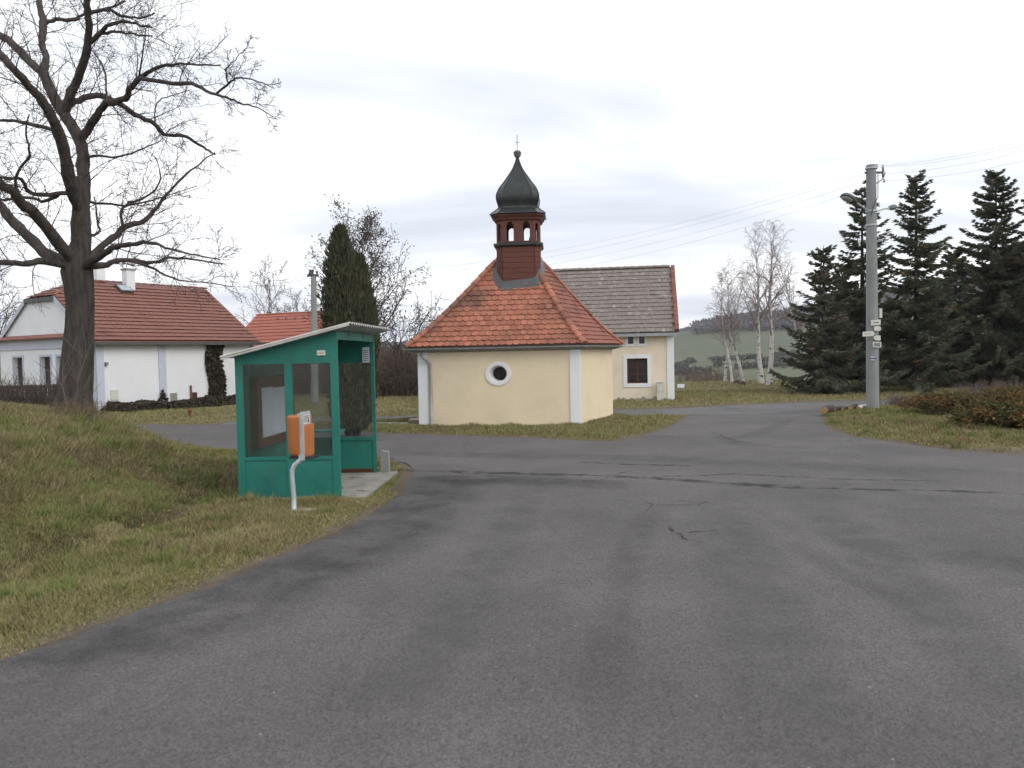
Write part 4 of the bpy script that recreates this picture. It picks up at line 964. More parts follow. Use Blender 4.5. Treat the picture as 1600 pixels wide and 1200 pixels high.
# ------------------------------------------------------------------ red-roofed house beyond
q0 = P(352, 560, 50) * np.array([1, 1, 0]); q1 = P(492, 560, 47) * np.array([1, 1, 0]); ur = nrm(q1 - q0); vr = np.array([-ur[1], ur[0], 0]); Lr2 = np.linalg.norm(q1 - q0); Wr = 6.5
red = thing('red_roofed_house', 'low house with plain bright red tiled roof between farmhouse and shelter', 'house', (q0 + q1) / 2 + vr * Wr / 2)
ze2 = 2.55; zr2 = CAM_H + (563 - 491) / FPX * 51.5
mb = rect_wall(q0, q1, 0, ze2, 0.3)
for a, b in ((q1, q1 + vr * Wr), (q1 + vr * Wr, q0 + vr * Wr), (q0 + vr * Wr, q0)):
    f = Frame(a, b); mb.add([f.at(0, 0), f.at(f.L, 0), f.at(f.L, ze2), f.at(0, ze2)], [(0, 1, 2, 3)])
obj('wall', mb.d, M['maroon'], red)
rb = MB(); oe = 0.35; g2 = (zr2 - ze2) / (Wr / 2); hip2 = 1.6
def rpt(u, v): return q0 + ur * u + vr * v + Z * (ze2 + (v if v <= Wr / 2 else Wr - v) * g2)
a0, a1, b0, b1 = rpt(-0.4, -oe), rpt(Lr2 + oe, -oe), rpt(-0.4, Wr / 2), rpt(Lr2 - hip2, Wr / 2); c0_, c1_ = rpt(-0.4, Wr + oe), rpt(Lr2 + oe, Wr + oe)
rb.add([a0, a1, b1, b0], [(0, 1, 2, 3)]); rb.add([c0_, c1_, b1, b0], [(3, 2, 1, 0)]); rb.add([a1, c1_, b1], [(0, 1, 2)]); rb.add([a0, a1, c1_, c0_], [(3, 2, 1, 0)]); rb.add([a0, b0, c0_], [(0, 1, 2)])
rr_ = obj('roof', rb.d, M['tile_new'], red)
sv = nrm(b0 - a0); SH = np.linalg.norm(b0 - a0); skr = SH / (Wr / 2 + oe)
tf = tile_field(a0 + Z * 0.01, ur, sv, Lr2 + 0.8, SH, 0.3, 0.35, 0.02, lambda u, v: 0 < u < Lr2 + 0.4 + oe - (hip2 + oe) * v / SH and v < SH - 0.1, np.random.default_rng(12), lift=0.04, stagger=False, gap=0.99)
o_ = obj('roof_tiles', tf.d, M['tile_new'], rr_); o_['kind'] = 'stuff'
cap_row(b0 + Z * 0.02, b1 + Z * 0.02, 0.11, M['tile_new'], rr_); cap_row(a1 + Z * 0.02, b1 + Z * 0.02, 0.1, M['tile_new'], rr_, name='hip_tile')
for k in range(7):
    c = a0 + ur * (2.2 + k * 0.72) + sv * (SH * 0.83) + Z * 0.06; mb = MB(); mb.obox(c, ur * 0.16, sv * 0.12, Z * 0.09); obj('snow_guard', mb.d, M['tile_red'], rr_)

# ------------------------------------------------------------------ bus shelter
NL, NR, FR_ = G(367, 785), G(533, 780), G(590, 740)
sv_ = nrm((FR_ - NR) * np.array([1, 1, 0])); su = np.array([sv_[1], -sv_[0], 0]); SD = float(np.dot(NR - NL, su)); SLn = float(np.linalg.norm(FR_ - NR))
S0 = NR - su * SD         # near-left (low/back) corner; u across to the open front, v along
def sp(u, v, z): return S0 + su * u + sv_ * v + Z * z
shel = thing('bus_shelter', 'green metal bus shelter with corrugated roof on grass beside the road', 'bus shelter', sp(SD / 2, SLn / 2, 0))
rz = lambda u: 2.12 + (u + 0.14) * 0.236                # roof underside
def sbox(name, u0, u1, v0, v1, z0, z1, m, par=None):
    mb = MB(); mb.obox(sp(u0, v0, z0), su * (u1 - u0), sv_ * (v1 - v0), Z * (z1 - z0)); return obj(name, mb.d, m, par or shel)
pw = 0.11; T = 0.05; Z0 = 0.03
zg0, zg1 = 0.60, 2.04
def side_wall(v0, flip):
    v1 = v0 + T
    for ua, ub in ((0, pw), ((SD - pw) * 0.525 - 0.01, (SD - pw) * 0.525 + pw - 0.01), (SD - pw, SD)):
        mb = MB(); mb.prism([sp(ua, v0, Z0), sp(ub, v0, Z0), sp(ub, v0, rz(ub)), sp(ua, v0, rz(ua))], sv_ * T); obj('post', mb.d, M['green'], shel)
    um = (SD - pw) * 0.525 - 0.01
    for ua, ub in ((pw, um), (um + pw, SD - pw)):
        # pressed lower panel with a shallow four-sided pyramid
        p = [sp(ua, v0 + 0.012, Z0), sp(ub, v0 + 0.012, Z0), sp(ub, v0 + 0.012, zg0), sp(ua, v0 + 0.012, zg0)]
        c = sp((ua + ub) / 2, v0 + (-0.004 if not flip else 0.05), (Z0 + zg0) / 2 + 0.02); bk = [q + sv_ * 0.028 for q in p]
        V = p + [c] + bk
        Fc = [(0, 1, 4), (1, 2, 4), (2, 3, 4), (3, 0, 4), (8, 7, 6, 5), (0, 5, 6, 1), (2, 7, 8, 3)]
        obj('lower_panel', (V, Fc), M['green'], shel)
        sbox('sill_rail', ua, ub, v0 - 0.004, v1 + 0.004, zg0, zg0 + 0.05, M['green'])
        sbox('head_rail', ua, ub, v0 + 0.002, v1 - 0.002, zg1, zg1 + 0.05, M['green'])
        mb = MB(); mb.prism([sp(ua, v0 + 0.008, zg1 + 0.05), sp(ub, v0 + 0.008, zg1 + 0.05), sp(ub, v0 + 0.008, rz(ub)), sp(ua, v0 + 0.008, rz(ua))], sv_ * 0.025); obj('upper_panel', mb.d, M['green'], shel)
        sbox('glass_pane', ua, ub, v0 + 0.02, v0 + 0.026, zg0 + 0.05, zg1, M['glass'])
side_wall(0.0, False)
# far end wall: posts, single wide pane, lower and upper panel
v0 = SLn - T
for ua, ub in ((0, 0.06), (SD - 0.06, SD)):
    mb = MB(); mb.prism([sp(ua, v0, Z0), sp(ub, v0, Z0), sp(ub, v0, rz(ub)), sp(ua, v0, rz(ua))], sv_ * T); obj('post', mb.d, M['green'], shel)
sbox('lower_panel', 0.06, SD - 0.06, v0 + 0.015, v0 + 0.03, Z0 + 0.07, zg0 + 0.02, M['green']); sbox('sill_rail', 0.06, SD - 0.06, v0 - 0.004, v0 + T + 0.004, zg0 + 0.02, zg0 + 0.08, M['green'])
sbox('head_rail', 0.06, SD - 0.06, v0, v0 + T - 0.003, zg1 - 0.02, zg1 + 0.04, M['green']); sbox('glass_pane', 0.06, SD - 0.06, v0 + 0.02, v0 + 0.026, zg0 + 0.08, zg1 - 0.02, M['glass'])
mb = MB(); mb.prism([sp(0.06, v0 + 0.008, zg1 + 0.04), sp(SD - 0.06, v0 + 0.008, zg1 + 0.04), sp(SD - 0.06, v0 + 0.008, rz(SD)), sp(0.06, v0 + 0.008, rz(0.06))], sv_ * 0.025); obj('upper_panel', mb.d, M['green'], shel)
sbox('base_rail', 0.06, SD - 0.06, v0 + 0.005, v0 + T - 0.005, Z0, Z0 + 0.07, M['brown_wood'])
# back wall: trapezoidal green sheet
bw = MB(); nrib = 22; zt = rz(0.03)
prof_ = []
for k in range(nrib):
    a = T + (SLn - 2 * T) * k / nrib; st_ = (SLn - 2 * T) / nrib
    prof_ += [(a, 0.0), (a + st_ * 0.4, 0.0), (a + st_ * 0.5, 0.022), (a + st_ * 0.9, 0.022)]
prof_.append((SLn - T, 0.0))
ring = [[sp(0.01 + o, v, z) for v, o in prof_] + [sp(0.004 + o - 0.004, v, z) for v, o in prof_[::-1]] for z in (Z0, zt)]
bw.loft(ring); obj('back_wall', bw.d, M['green'], shel)
# front header beam on the open side
mb = MB(); mb.obox(sp(SD - 0.06, T, rz(SD) - 0.13), su * 0.05, sv_ * (SLn - 2 * T), Z * 0.12); obj('header_beam', mb.d, M['green'], shel)
for vv in (0.75, 1.75):
    mb = MB(); mb.prism([sp(0.0, vv, rz(0) - 0.07), sp(SD, vv, rz(SD) - 0.07), sp(SD, vv, rz(SD)), sp(0.0, vv, rz(0))], sv_ * 0.05); obj('rafter', mb.d, M['green'], shel)
# corrugated roof sheets
rc = MB(); ncor = 21; va, vb = -0.16, SLn + 0.30; ua, ub = -0.16, SD + 0.25; pts = []
for k in range(ncor * 6 + 1):
    v = va + (vb - va) * k / (ncor * 6); pts.append((v, 0.020 * math.sin(2 * math.pi * k / 6)))
def rr2(u): return [sp(u, v, rz(u) + 0.045 + h) for v, h in pts] + [sp(u, v, rz(u) + 0.037 + h) for v, h in pts[::-1]]
rc.loft([rr2(u) for u in np.linspace(ua, ub, 5)]); obj('roof', rc.d, M['corr'], shel)
mb = MB(); mb.prism([sp(ua + 0.02, va - 0.004, rz(ua) + 0.0), sp(ub - 0.02, va - 0.004, rz(ub) + 0.0), sp(ub - 0.02, va - 0.004, rz(ub) + 0.03), sp(ua + 0.02, va - 0.004, rz(ua) + 0.03)], -sv_ * 0.02); obj('verge_trim', mb.d, M['corr'], shel)
mb = MB(); mb.obox(sp(-0.02, -0.02, -0.06), su * (SD + 0.38), sv_ * (SLn + 0.08), Z * 0.088); obj('floor_slab', mb.d, M['slab'], shel)
mb = MB(); mb.obox(sp(0.05, SLn - 0.42, 0.80), su * 0.95, sv_ * 0.36, Z * 0.035); obj('ledge', mb.d, M['green'], shel)
mb = MB(); mb.obox(sp(0.10, SLn - 0.40, 0.03), su * 0.04, sv_ * 0.30, Z * 0.77); mb.obox(sp(0.86, SLn - 0.40, 0.03), su * 0.04, sv_ * 0.30, Z * 0.77); obj('ledge_support', mb.d, M['green'], shel)
# number plate on the upper panel
mb = MB(); mb.obox(sp(SD - 0.30, -0.012, 2.155), su * 0.125, sv_ * 0.016, Z * 0.075); npl = obj('number_plate', mb.d, M['sign_white'], shel)
mb = MB()
mb.obox(sp(SD - 0.275, -0.0145, 2.18), su * 0.075, sv_ * 0.002, Z * 0.02)
M['faded'] = mat('faded_print', (0.45, 0.36, 0.33), None, 9.0); obj('faded_print', mb.d, M['faded'], npl)
# concrete upright at the far end
q = sp(SD + 0.06, SLn - 0.05, 0); kb = thing('concrete_upright', 'pale concrete slab standing upright at the far post of the green shelter', 'concrete block', q)
mb = MB(); mb.prism([q + Z * -0.05, q + su * 0.16 - Z * 0.05, q + su * 0.15 + Z * 0.40, q + su * 0.02 + Z * 0.42], sv_ * 0.14); obj('block', mb.d, M['concrete'], kb)
# notice board on the back wall
nb = thing('notice_board', 'brown wooden notice case with white sheets inside the green shelter', 'notice board', sp(0.05, 1.2, 0.75))
def nbx(name, v0, v1, z0, z1, u0, u1, m, par): 
    mb = MB(); mb.obox(sp(u0, v0, z0), su * (u1 - u0), sv_ * (v1 - v0), Z * (z1 - z0)); return obj(name, mb.d, m, par)
bv0, bv1, bz0, bz1 = 0.50, 2.05, 0.72, 1.83
nbx('case', bv0, bv1, bz0, bz1, 0.035, 0.11, M['brown_wood'], nb)
for (a, b, c, d_) in ((bv0, bv1, bz0, bz0 + 0.09), (bv0, bv1, bz1 - 0.09, bz1), (bv0, bv0 + 0.09, bz0 + 0.09, bz1 - 0.09), (bv1 - 0.09, bv1, bz0 + 0.09, bz1 - 0.09)): nbx('frame', a, b, c, d_, 0.11, 0.145, M['brown_wood'], nb)
for (a, b, c, d_) in ((0.78, 1.30, 0.86, 1.66), (1.305, 1.93, 0.86, 1.64)): nbx('sheet', a, b, c, d_, 0.111, 0.114, M['paper'], nb)
# timetable hanging under the header
tt = thing('timetable_sheet', 'white timetable sheet hanging at the far open corner of the shelter', 'paper', sp(SD - 0.12, SLn - 0.35, 2.08))
mb = MB(); mb.obox(sp(SD - 0.19, SLn - 0.14, 2.02), su * 0.125, sv_ * 0.012, Z * 0.275); shp = obj('sheet', mb.d, M['paper'], tt)
mb = MB()
for z in np.linspace(2.05, 2.23, 6): mb.obox(sp(SD - 0.175, SLn - 0.142, z), su * 0.095, sv_ * 0.001, Z * 0.014)
obj('printed_lines', mb.d, M['print'], shp)
# ------------------------------------------------------------------ litter bin
b0_ = G(460, 803); bpx = 1.0 / FPX * b0_[1]
binn = thing('litter_bin', 'twin orange litter bin on bent grey post in front of the shelter', 'litter bin', b0_)
def bp(px, py, dy=0.0): return P(px, py, b0_[1] + dy)
po = MB(); po.tube([bp(460, 806), bp(459, 775), bp(456.5, 745), bp(456.5, 735), bp(460, 727), bp(467, 721), bp(472, 716), bp(474, 708)], 0.033, 8); obj('post', po.d, M['grey_metal'], binn, smooth=True)
mb = MB(); mb.box(b0_ + np.array([0.12, 0.02, 0.03]), (0.30, 0.20, 0.05)); obj('foot_plate', mb.d, M['slab'], binn)
ps = np.array([0.05, 0.0, 0.0]); xk = bp(470.5, 680)[0]; zt_, zb_ = bp(470, 646)[2], bp(470, 719)[2]
ch_ = MB(); ya, yb_ = b0_[1] - 0.03, b0_[1] + 0.30
rot = 0.35; e1_ = np.array([math.cos(rot), -math.sin(rot) * 0.2, 0]); ebk = nrm(np.array([0.22, 1, 0])); eac = np.array([ebk[1], -ebk[0], 0])
pc = np.array([xk, ya, 0])
ch_.obox(pc - eac * 0.04 + Z * zb_, eac * 0.08, ebk * 0.03, Z * (zt_ - zb_)); ch_.obox(pc - eac * 0.012 + ebk * 0.03 + Z * zb_, eac * 0.024, ebk * 0.25, Z * (zt_ - zb_ + 0.02)); obj('back_plate', ch_.d, M['grey_metal'], binn)
ins_ = MB(); ins_.obox(pc + eac * 0.0135 + ebk * 0.07 + Z * (zt_ - 0.15), eac * 0.002, ebk * 0.18, Z * 0.13); obj('instruction_plate', ins_.d, M['sign_white'], binn)
pr = MB(); 
for k in range(4): pr.obox(pc + eac * 0.016 + ebk * 0.09 + Z * (zt_ - 0.05 - k * 0.025), eac * 0.001, ebk * (0.14 if k < 2 else 0.07), Z * 0.010)
pr.obox(pc + eac * 0.016 + ebk * 0.19 + Z * (zt_ - 0.14), eac * 0.001, ebk * 0.035, Z * 0.055); obj('pictogram', pr.d, M['dark'], binn)
def bin_body(sgn, wd, z0, z1, d0, d1, name):
    # D-shaped tub: flat at the plate, rounded outside
    n = 14; outl = []
    for k in range(n + 1):
        a = math.pi * k / n; x = math.sin(a) ** 0.55 * wd; y = -math.cos(a) * (d1 - d0) / 2 + (d0 + d1) / 2
        outl.append((x, y))
    def rg(z, s): return [pc + eac * sgn * (0.014 + x * s) + ebk * (((y - (d0 + d1) / 2) * s) + (d0 + d1) / 2) + Z * z for x, y in outl]
    rings = [rg(z0, 0.80), rg(z0 + 0.03, 0.92), rg(z0 + 0.1, 0.95), rg(z1 - 0.06, 1.0), rg(z1 - 0.02, 1.0), rg(z1, 0.93)]
    if sgn < 0: rings = [r[::-1] for r in rings]
    return obj(name, MB().loft(rings).d, M['orange'], binn, smooth=False)
lb = bin_body(-1, 0.24, bp(455, 713)[2], bp(455, 650)[2], -0.02, 0.36, 'bin')
rb_ = bin_body(1, 0.042, bp(480, 715)[2], bp(480, 664)[2], 0.02, 0.34, 'bin')
mb = MB(); mb.obox(pc - eac * 0.20 + ebk * 0.04 + Z * (bp(455, 718)[2]), eac * 0.33, ebk * 0.26, Z * 0.035); obj('bottom_bracket', mb.d, M['dark'], binn)

# ------------------------------------------------------------------ concrete pole with lamps, signs
pb_ = G(1363.5, 643); PY = pb_[1]; pp = lambda px, py, dy=0.0: P(px, py, PY + dy)
pole = thing('concrete_pole', 'tall grey concrete pole with two street lamps beside the side lane', 'utility pole', pb_)
zt_p = pp(1361, 258)[2]; pl_ = MB(); rings = []
tp = np.array([pp(1361, 258)[0], PY, zt_p])
for t in np.linspace(0, 1, 9):
    c = pb_ * (1 - t) + tp * t; c[2] = -0.1 + t * (zt_p + 0.1); r = 0.205 - 0.055 * t
    rings.append([c + np.array([r * math.cos(2 * math.pi * k / 24), r * math.sin(2 * math.pi * k / 24), 0]) for k in range(24)])
pl_.loft(rings); shaft = obj('shaft', pl_.d, M['concrete'], pole, smooth=False)
pax = lambda z: pb_ * np.array([1, 1, 0]) + (tp - pb_) * np.array([1, 1, 0]) * (z / zt_p) + Z * z
def band(z, r=0.19, h=0.05):
    c = pax(z); mb = MB(); mb.loft([[c + np.array([r * math.cos(2 * math.pi * k / 24), r * math.sin(2 * math.pi * k / 24), dz]) for k in range(24)] for dz in (-h / 2, h / 2)]); return mb
for y in (263, 330, 352): obj('steel_band', band(pp(1361, y)[2], 0.185, 0.06).d, M['grey_metal'], pole)
def lamp(root, tip, hl, hw):
    d = nrm(tip - root); arm = MB(); arm.tube([root, root * 0.5 + tip * 0.5 + Z * 0.03, tip - d * hl * 0.9], 0.03, 8); a = obj('lamp_arm', arm.d, M['grey_metal'], pole)
    s = nrm(np.cross(d, Z)); n = np.cross(s, d); hd = MB(); rings = []
    for t, w_, h_ in ((0, 0.3, 0.35), (0.08, 0.45, 0.5), (0.35, 0.8, 0.85), (0.65, 1.0, 1.0), (0.88, 0.85, 0.8), (1.0, 0.4, 0.4)):
        c = tip - d * hl * (1 - t); rings.append([c + s * (hw * w_ * math.cos(x)) + n * (hw * 0.75 * h_ * (max(math.sin(x), -0.25))) for x in np.linspace(0, 2 * math.pi, 13)[:-1]])
    hd.loft(rings); h = obj('lamp_head', hd.d, M['lead'], pole)
    ln = MB(); rings = []
    for t, w_ in ((0.42, 0.4), (0.5, 0.72), (0.7, 0.8), (0.9, 0.6), (0.96, 0.3)):
        c = tip - d * hl * (1 - t) - n * hw * 0.17; rings.append([c + s * (hw * w_ * math.cos(x)) + n * (hw * 0.5 * w_ * min(math.sin(x), 0)) for x in np.linspace(0, 2 * math.pi, 13)[:-1]])
    ln.loft(rings); obj('lamp_lens', ln.d, M['lens'], pole)
lamp(pp(1356, 329), pp(1317, 305, -0.9), 0.78, 0.19)
lamp(pp(1366, 331), pp(1398, 324, 1.6), 0.62, 0.15)
# head hardware: bracket, insulators
hb = MB(); c = pax(zt_p - 0.25); hb.box(c + np.array([0.1, -0.02, 0.0]), (0.62, 0.06, 0.06)); hb.box(c + np.array([0.38, -0.02, 0.02]), (0.05, 0.05, 0.36)); hb.tube([c + np.array([0.38, 0, 0.1]), c + np.array([0.46, 0, -0.05]), c + np.array([0.36, 0, -0.22]), c + np.array([0.16, 0, -0.35])], 0.015, 5); obj('bracket', hb.d, M['lead'], pole)
INS = []
for (dx_, dz) in ((0.16, 0.20), (0.36, 0.17), (0.40, -0.05), (0.40, -0.28), (0.02, 0.03)):
    p = c + np.array([dx_, -0.06, dz]); mb = MB(); mb.loft([[p + np.array([r * math.cos(2 * math.pi * k / 8), r * math.sin(2 * math.pi * k / 8), z]) for k in range(8)] for z, r in ((-0.06, 0.02), (-0.02, 0.05), (0.02, 0.035), (0.05, 0.045), (0.08, 0.02))]); obj('insulator', mb.d, M['sign_white'], pole); INS.append(p)
cb = MB(); cb.tube([pax(zt_p - 0.3) + np.array([0.17, -0.12, 0]), pax(7.0) + np.array([0.14, -0.17, 0]), pax(6.7) + np.array([-0.02, -0.20, 0]), pax(6.4) + np.array([-0.1, -0.18, 0])], 0.012, 5); obj('lamp_cable', cb.d, M['dark'], pole)
bx_ = MB(); q = pp(1375.5, 497, -0.05); bx_.box(q + Z * 0.16, (0.09, 0.09, 0.31)); mb_ = obj('junction_box', bx_.d, M['sign_white'], pole)
cd = MB(); cd.tube([pp(1374, 480, -0.02), pp(1373.5, 560, 0.0), pp(1374.5, 600, 0), pp(1373.5, 640, 0)], 0.014, 5); obj('conduit', cd.d, M['lead'], pole)
def sign(pts, label, m, dy=-0.24, extra=None, grp='signs on the concrete pole'):
    P3 = [pp(x, y, dy) for x, y in pts]; c = sum(P3) / len(P3)
    s = thing('trail_sign', label, 'sign', c, grp); mb = MB(); mb.prism(P3, np.array([0, 0.012, 0])); pn = obj('plate', mb.d, m, s)
    mb = MB(); mb.obox(c + np.array([-0.02, 0.012, -0.04]), (0.04, 0, 0), (0, -dy - 0.175 + 0.01, 0), (0, 0, 0.08)); obj('bracket', mb.d, M['grey_metal'], s)
    if extra:
        for pts2, m2 in extra: mb = MB(); mb.prism([pp(x, y, dy - 0.003) for x, y in pts2], np.array([0, 0.003, 0])); obj('marking', mb.d, m2, pn)
    return s
sign([(1361, 500), (1376, 499), (1376, 507.5), (1361, 508.5)], 'topmost plain white rectangular trail sign on concrete pole', M['sign_white'], extra=[([(1364.5, 503.3), (1373, 502.8), (1373, 504.6), (1364.5, 505)], M['print'])])
sign([(1366, 510), (1375, 509.5), (1377, 513), (1375.5, 517), (1366, 517)], 'white trail sign pointing right, just below the rectangular sign', M['sign_white'])
sign([(1348, 518.5), (1363.5, 517), (1367, 521), (1364, 525), (1348, 526)], 'long white trail sign jutting left and pointing right on concrete pole', M['sign_white'], extra=[([(1351, 521.2), (1361, 520.5), (1361, 522), (1351, 522.7)], M['faded'])])
sign([(1367, 524.5), (1376, 524), (1376, 532), (1367.5, 531.5), (1365, 528)], 'white trail sign pointing left above the framed dark plate', M['sign_white'])
sign([(1364, 534.5), (1377, 534), (1377, 543), (1364, 542.5)], 'dark picture plate with white frame, lowest sign on concrete pole', M['sign_white'], extra=[([(1365.6, 536), (1375.4, 535.7), (1375.4, 541.3), (1365.6, 541)], M['print'])])
mk = [([(1361, 557), (1367, 557), (1367, 558.9), (1361, 558.9)], M['paper']), ([(1361, 559), (1369, 559), (1369, 560.9), (1361, 560.9)], M['blue']), ([(1361, 561), (1367, 561), (1367, 563), (1361, 563)], M['paper'])]
mkt = thing('trail_blaze', 'small blue and white arrow blaze painted low on the concrete pole', 'trail marker', pp(1364, 560, -0.2), 'signs on the concrete pole')
for pts, m in mk:
    mb = MB(); mb.prism([pp(x, y, -0.215) for x, y in pts], np.array([0, 0.012, 0])); obj('stripe', mb.d, m, mkt)

# ------------------------------------------------------------------ far pole behind the shelter
fp = G(492, 629); fz_ = P(490, 432, fp[1])[2]
fpo = thing('lamp_pole', 'slim concrete pole with lamp head behind the shelter near the red roof', 'utility pole', fp)
mb = MB(); mb.loft([[fp + np.array([r * math.cos(2 * math.pi * k / 12) + (P(490, 432, fp[1])[0] - fp[0]) * t, r * math.sin(2 * math.pi * k / 12), -0.1 + t * (fz_ + 0.1)]) for k in range(12)] for t, r in ((0, 0.19), (1, 0.13))]); obj('shaft', mb.d, M['concrete'], fpo)
q = P(489, 432, fp[1]); mb = MB(); mb.box(q + np.array([0, 0, 0.05]), (0.55, 0.12, 0.12)); mb.tube([q + np.array([-0.1, 0, 0.1]), q + np.array([-0.05, 0, 0.32])], 0.12, 8); mb.tube([q + np.array([0.2, 0, 0.08]), q + np.array([0.2, 0, 0.25])], 0.05, 6); obj('lamp_head', mb.d, M['lead'], fpo)

# ------------------------------------------------------------------ overhead wires
def wire(name, a, b, sag, label, r=0.008):
    a, b = np.asarray(a), np.asarray(b); n = 24; pts = []
    for k in range(n + 1):
        t = k / n; pts.append(a * (1 - t) + b * t - Z * sag * 4 * t * (1 - t))
    tb = Tubes(); tb.add(pts, np.full(n + 1, r), 4)
    o = obj(name, tb.d, M['wire'], loc=(a + b) / 2); tag(o, label, 'wire', 'overhead wires'); return o
fe = [P(486 + 5 * k, 432 + 2 * k, fp[1]) for k in range(4)]
for k in range(4):
    wire('overhead_wire', INS[k], fe[k] + np.array([0, 0, 0.1 - 0.06 * k]), 0.9 + 0.12 * k, ['topmost', 'second highest', 'third highest', 'lowest'][k] + ' wire running left from the concrete pole', 0.0038)
    e = P(1760, [170, 178, 188, 205][k], PY - 6.5); wire('overhead_wire', INS[k], e, 0.25, ['topmost', 'second highest', 'third highest', 'lowest'][k] + ' wire running right from the concrete pole', 0.0036)
for k in range(2):
    wire('overhead_wire', fe[k], P(230, 425 + 14 * k, 46), 0.4, ['upper', 'lower'][k] + ' wire running left from the slim pole behind shelter', 0.008)

# ------------------------------------------------------------------ trees
def rot_about(v, ax, a):
    ax = nrm(ax); return v * math.cos(a) + np.cross(ax, v) * math.sin(a) + ax * np.dot(ax, v) * (1 - math.cos(a))
def limb_path(p, d, L_, n, jit, trop, r_):
    pts = [p]; d = nrm(d)
    for k in range(n):
        d = nrm(d + r_.normal(0, jit, 3) + trop); p = p + d * (L_ / n); pts.append(p)
    return np.array(pts), d
def grow(tb, p, d, L_, rad, lev, cfg, r_, tips):
    n = cfg['seg'][lev]; pts, dend = limb_path(p, d, L_, n, cfg['jit'][lev], cfg['trop'][lev], r_)
    rr = np.linspace(rad, max(rad * cfg['tap'][lev], cfg['rmin']), n + 1)
    tb.add(pts, rr, cfg['sides'][lev])
    if lev + 1 >= len(cfg['seg']):
        tips.append((pts[-1], dend)); 
        if cfg.get('mid_tips'): tips.append((pts[len(pts) // 2], dend))
        return
    nc = cfg['nch'][lev]; nc = int(nc * (0.8 + 0.4 * r_.random())) or 1; az = r_.random() * 6.28
    for c in range(nc):
        t = cfg['t0'][lev] + (1 - cfg['t0'][lev]) * (c + r_.random() * 0.8) / nc; t = min(t, 0.98)
        k = t * n; i0 = int(k); q = pts[i0] + (pts[i0 + 1] - pts[i0]) * (k - i0); dd = nrm(pts[i0 + 1] - pts[i0])
        perp = nrm(np.cross(dd, r_.normal(0, 1, 3))); az += 2.4
        a0 = np.cross(dd, np.array([0.3, 0.2, 0.9])); a0 = nrm(a0); perp = rot_about(a0, dd, az + r_.normal(0, 0.3))
        cd = nrm(dd * math.cos(cfg['ang'][lev]) + perp * math.sin(cfg['ang'][lev]) * (0.8 + 0.4 * r_.random()))
        cl = L_ * cfg['lr'][lev] * (1 - cfg['ltap'][lev] * t) * (0.7 + 0.6 * r_.random()); cr_ = max(rr[i0] * cfg['rr'][lev], cfg['rmin'])
        grow(tb, q, cd, cl, cr_, lev + 1, cfg, r_, tips)

# --- old bare tree on the mound
tD = 18.6; tb0 = P(116, 655, tD); tb0[2] = float(height(np.array([tb0[0]]), np.array([tb0[1]]))[0])
tree = thing('bare_tree', 'large old bare tree with spreading limbs on the grassy mound', 'tree', tb0)
r_ = np.random.default_rng(11)
trunk = Tubes(); trk = [(114, 668, 78), (114, 645, 62), (116, 620, 54), (119, 590, 52), (122, 550, 48), (125, 510, 44), (126, 475, 43), (124, 445, 46), (121, 425, 50), (122, 408, 46), (124, 392, 38), (126, 375, 26)]
tp_ = np.array([P(x, y, tD) for x, y, w_ in trk]); tr_ = 0.87 * np.array([w_ / 2 / FPX * tD for *_, w_ in trk])
V, F_ = tube_arrays(tp_, tr_, 28)
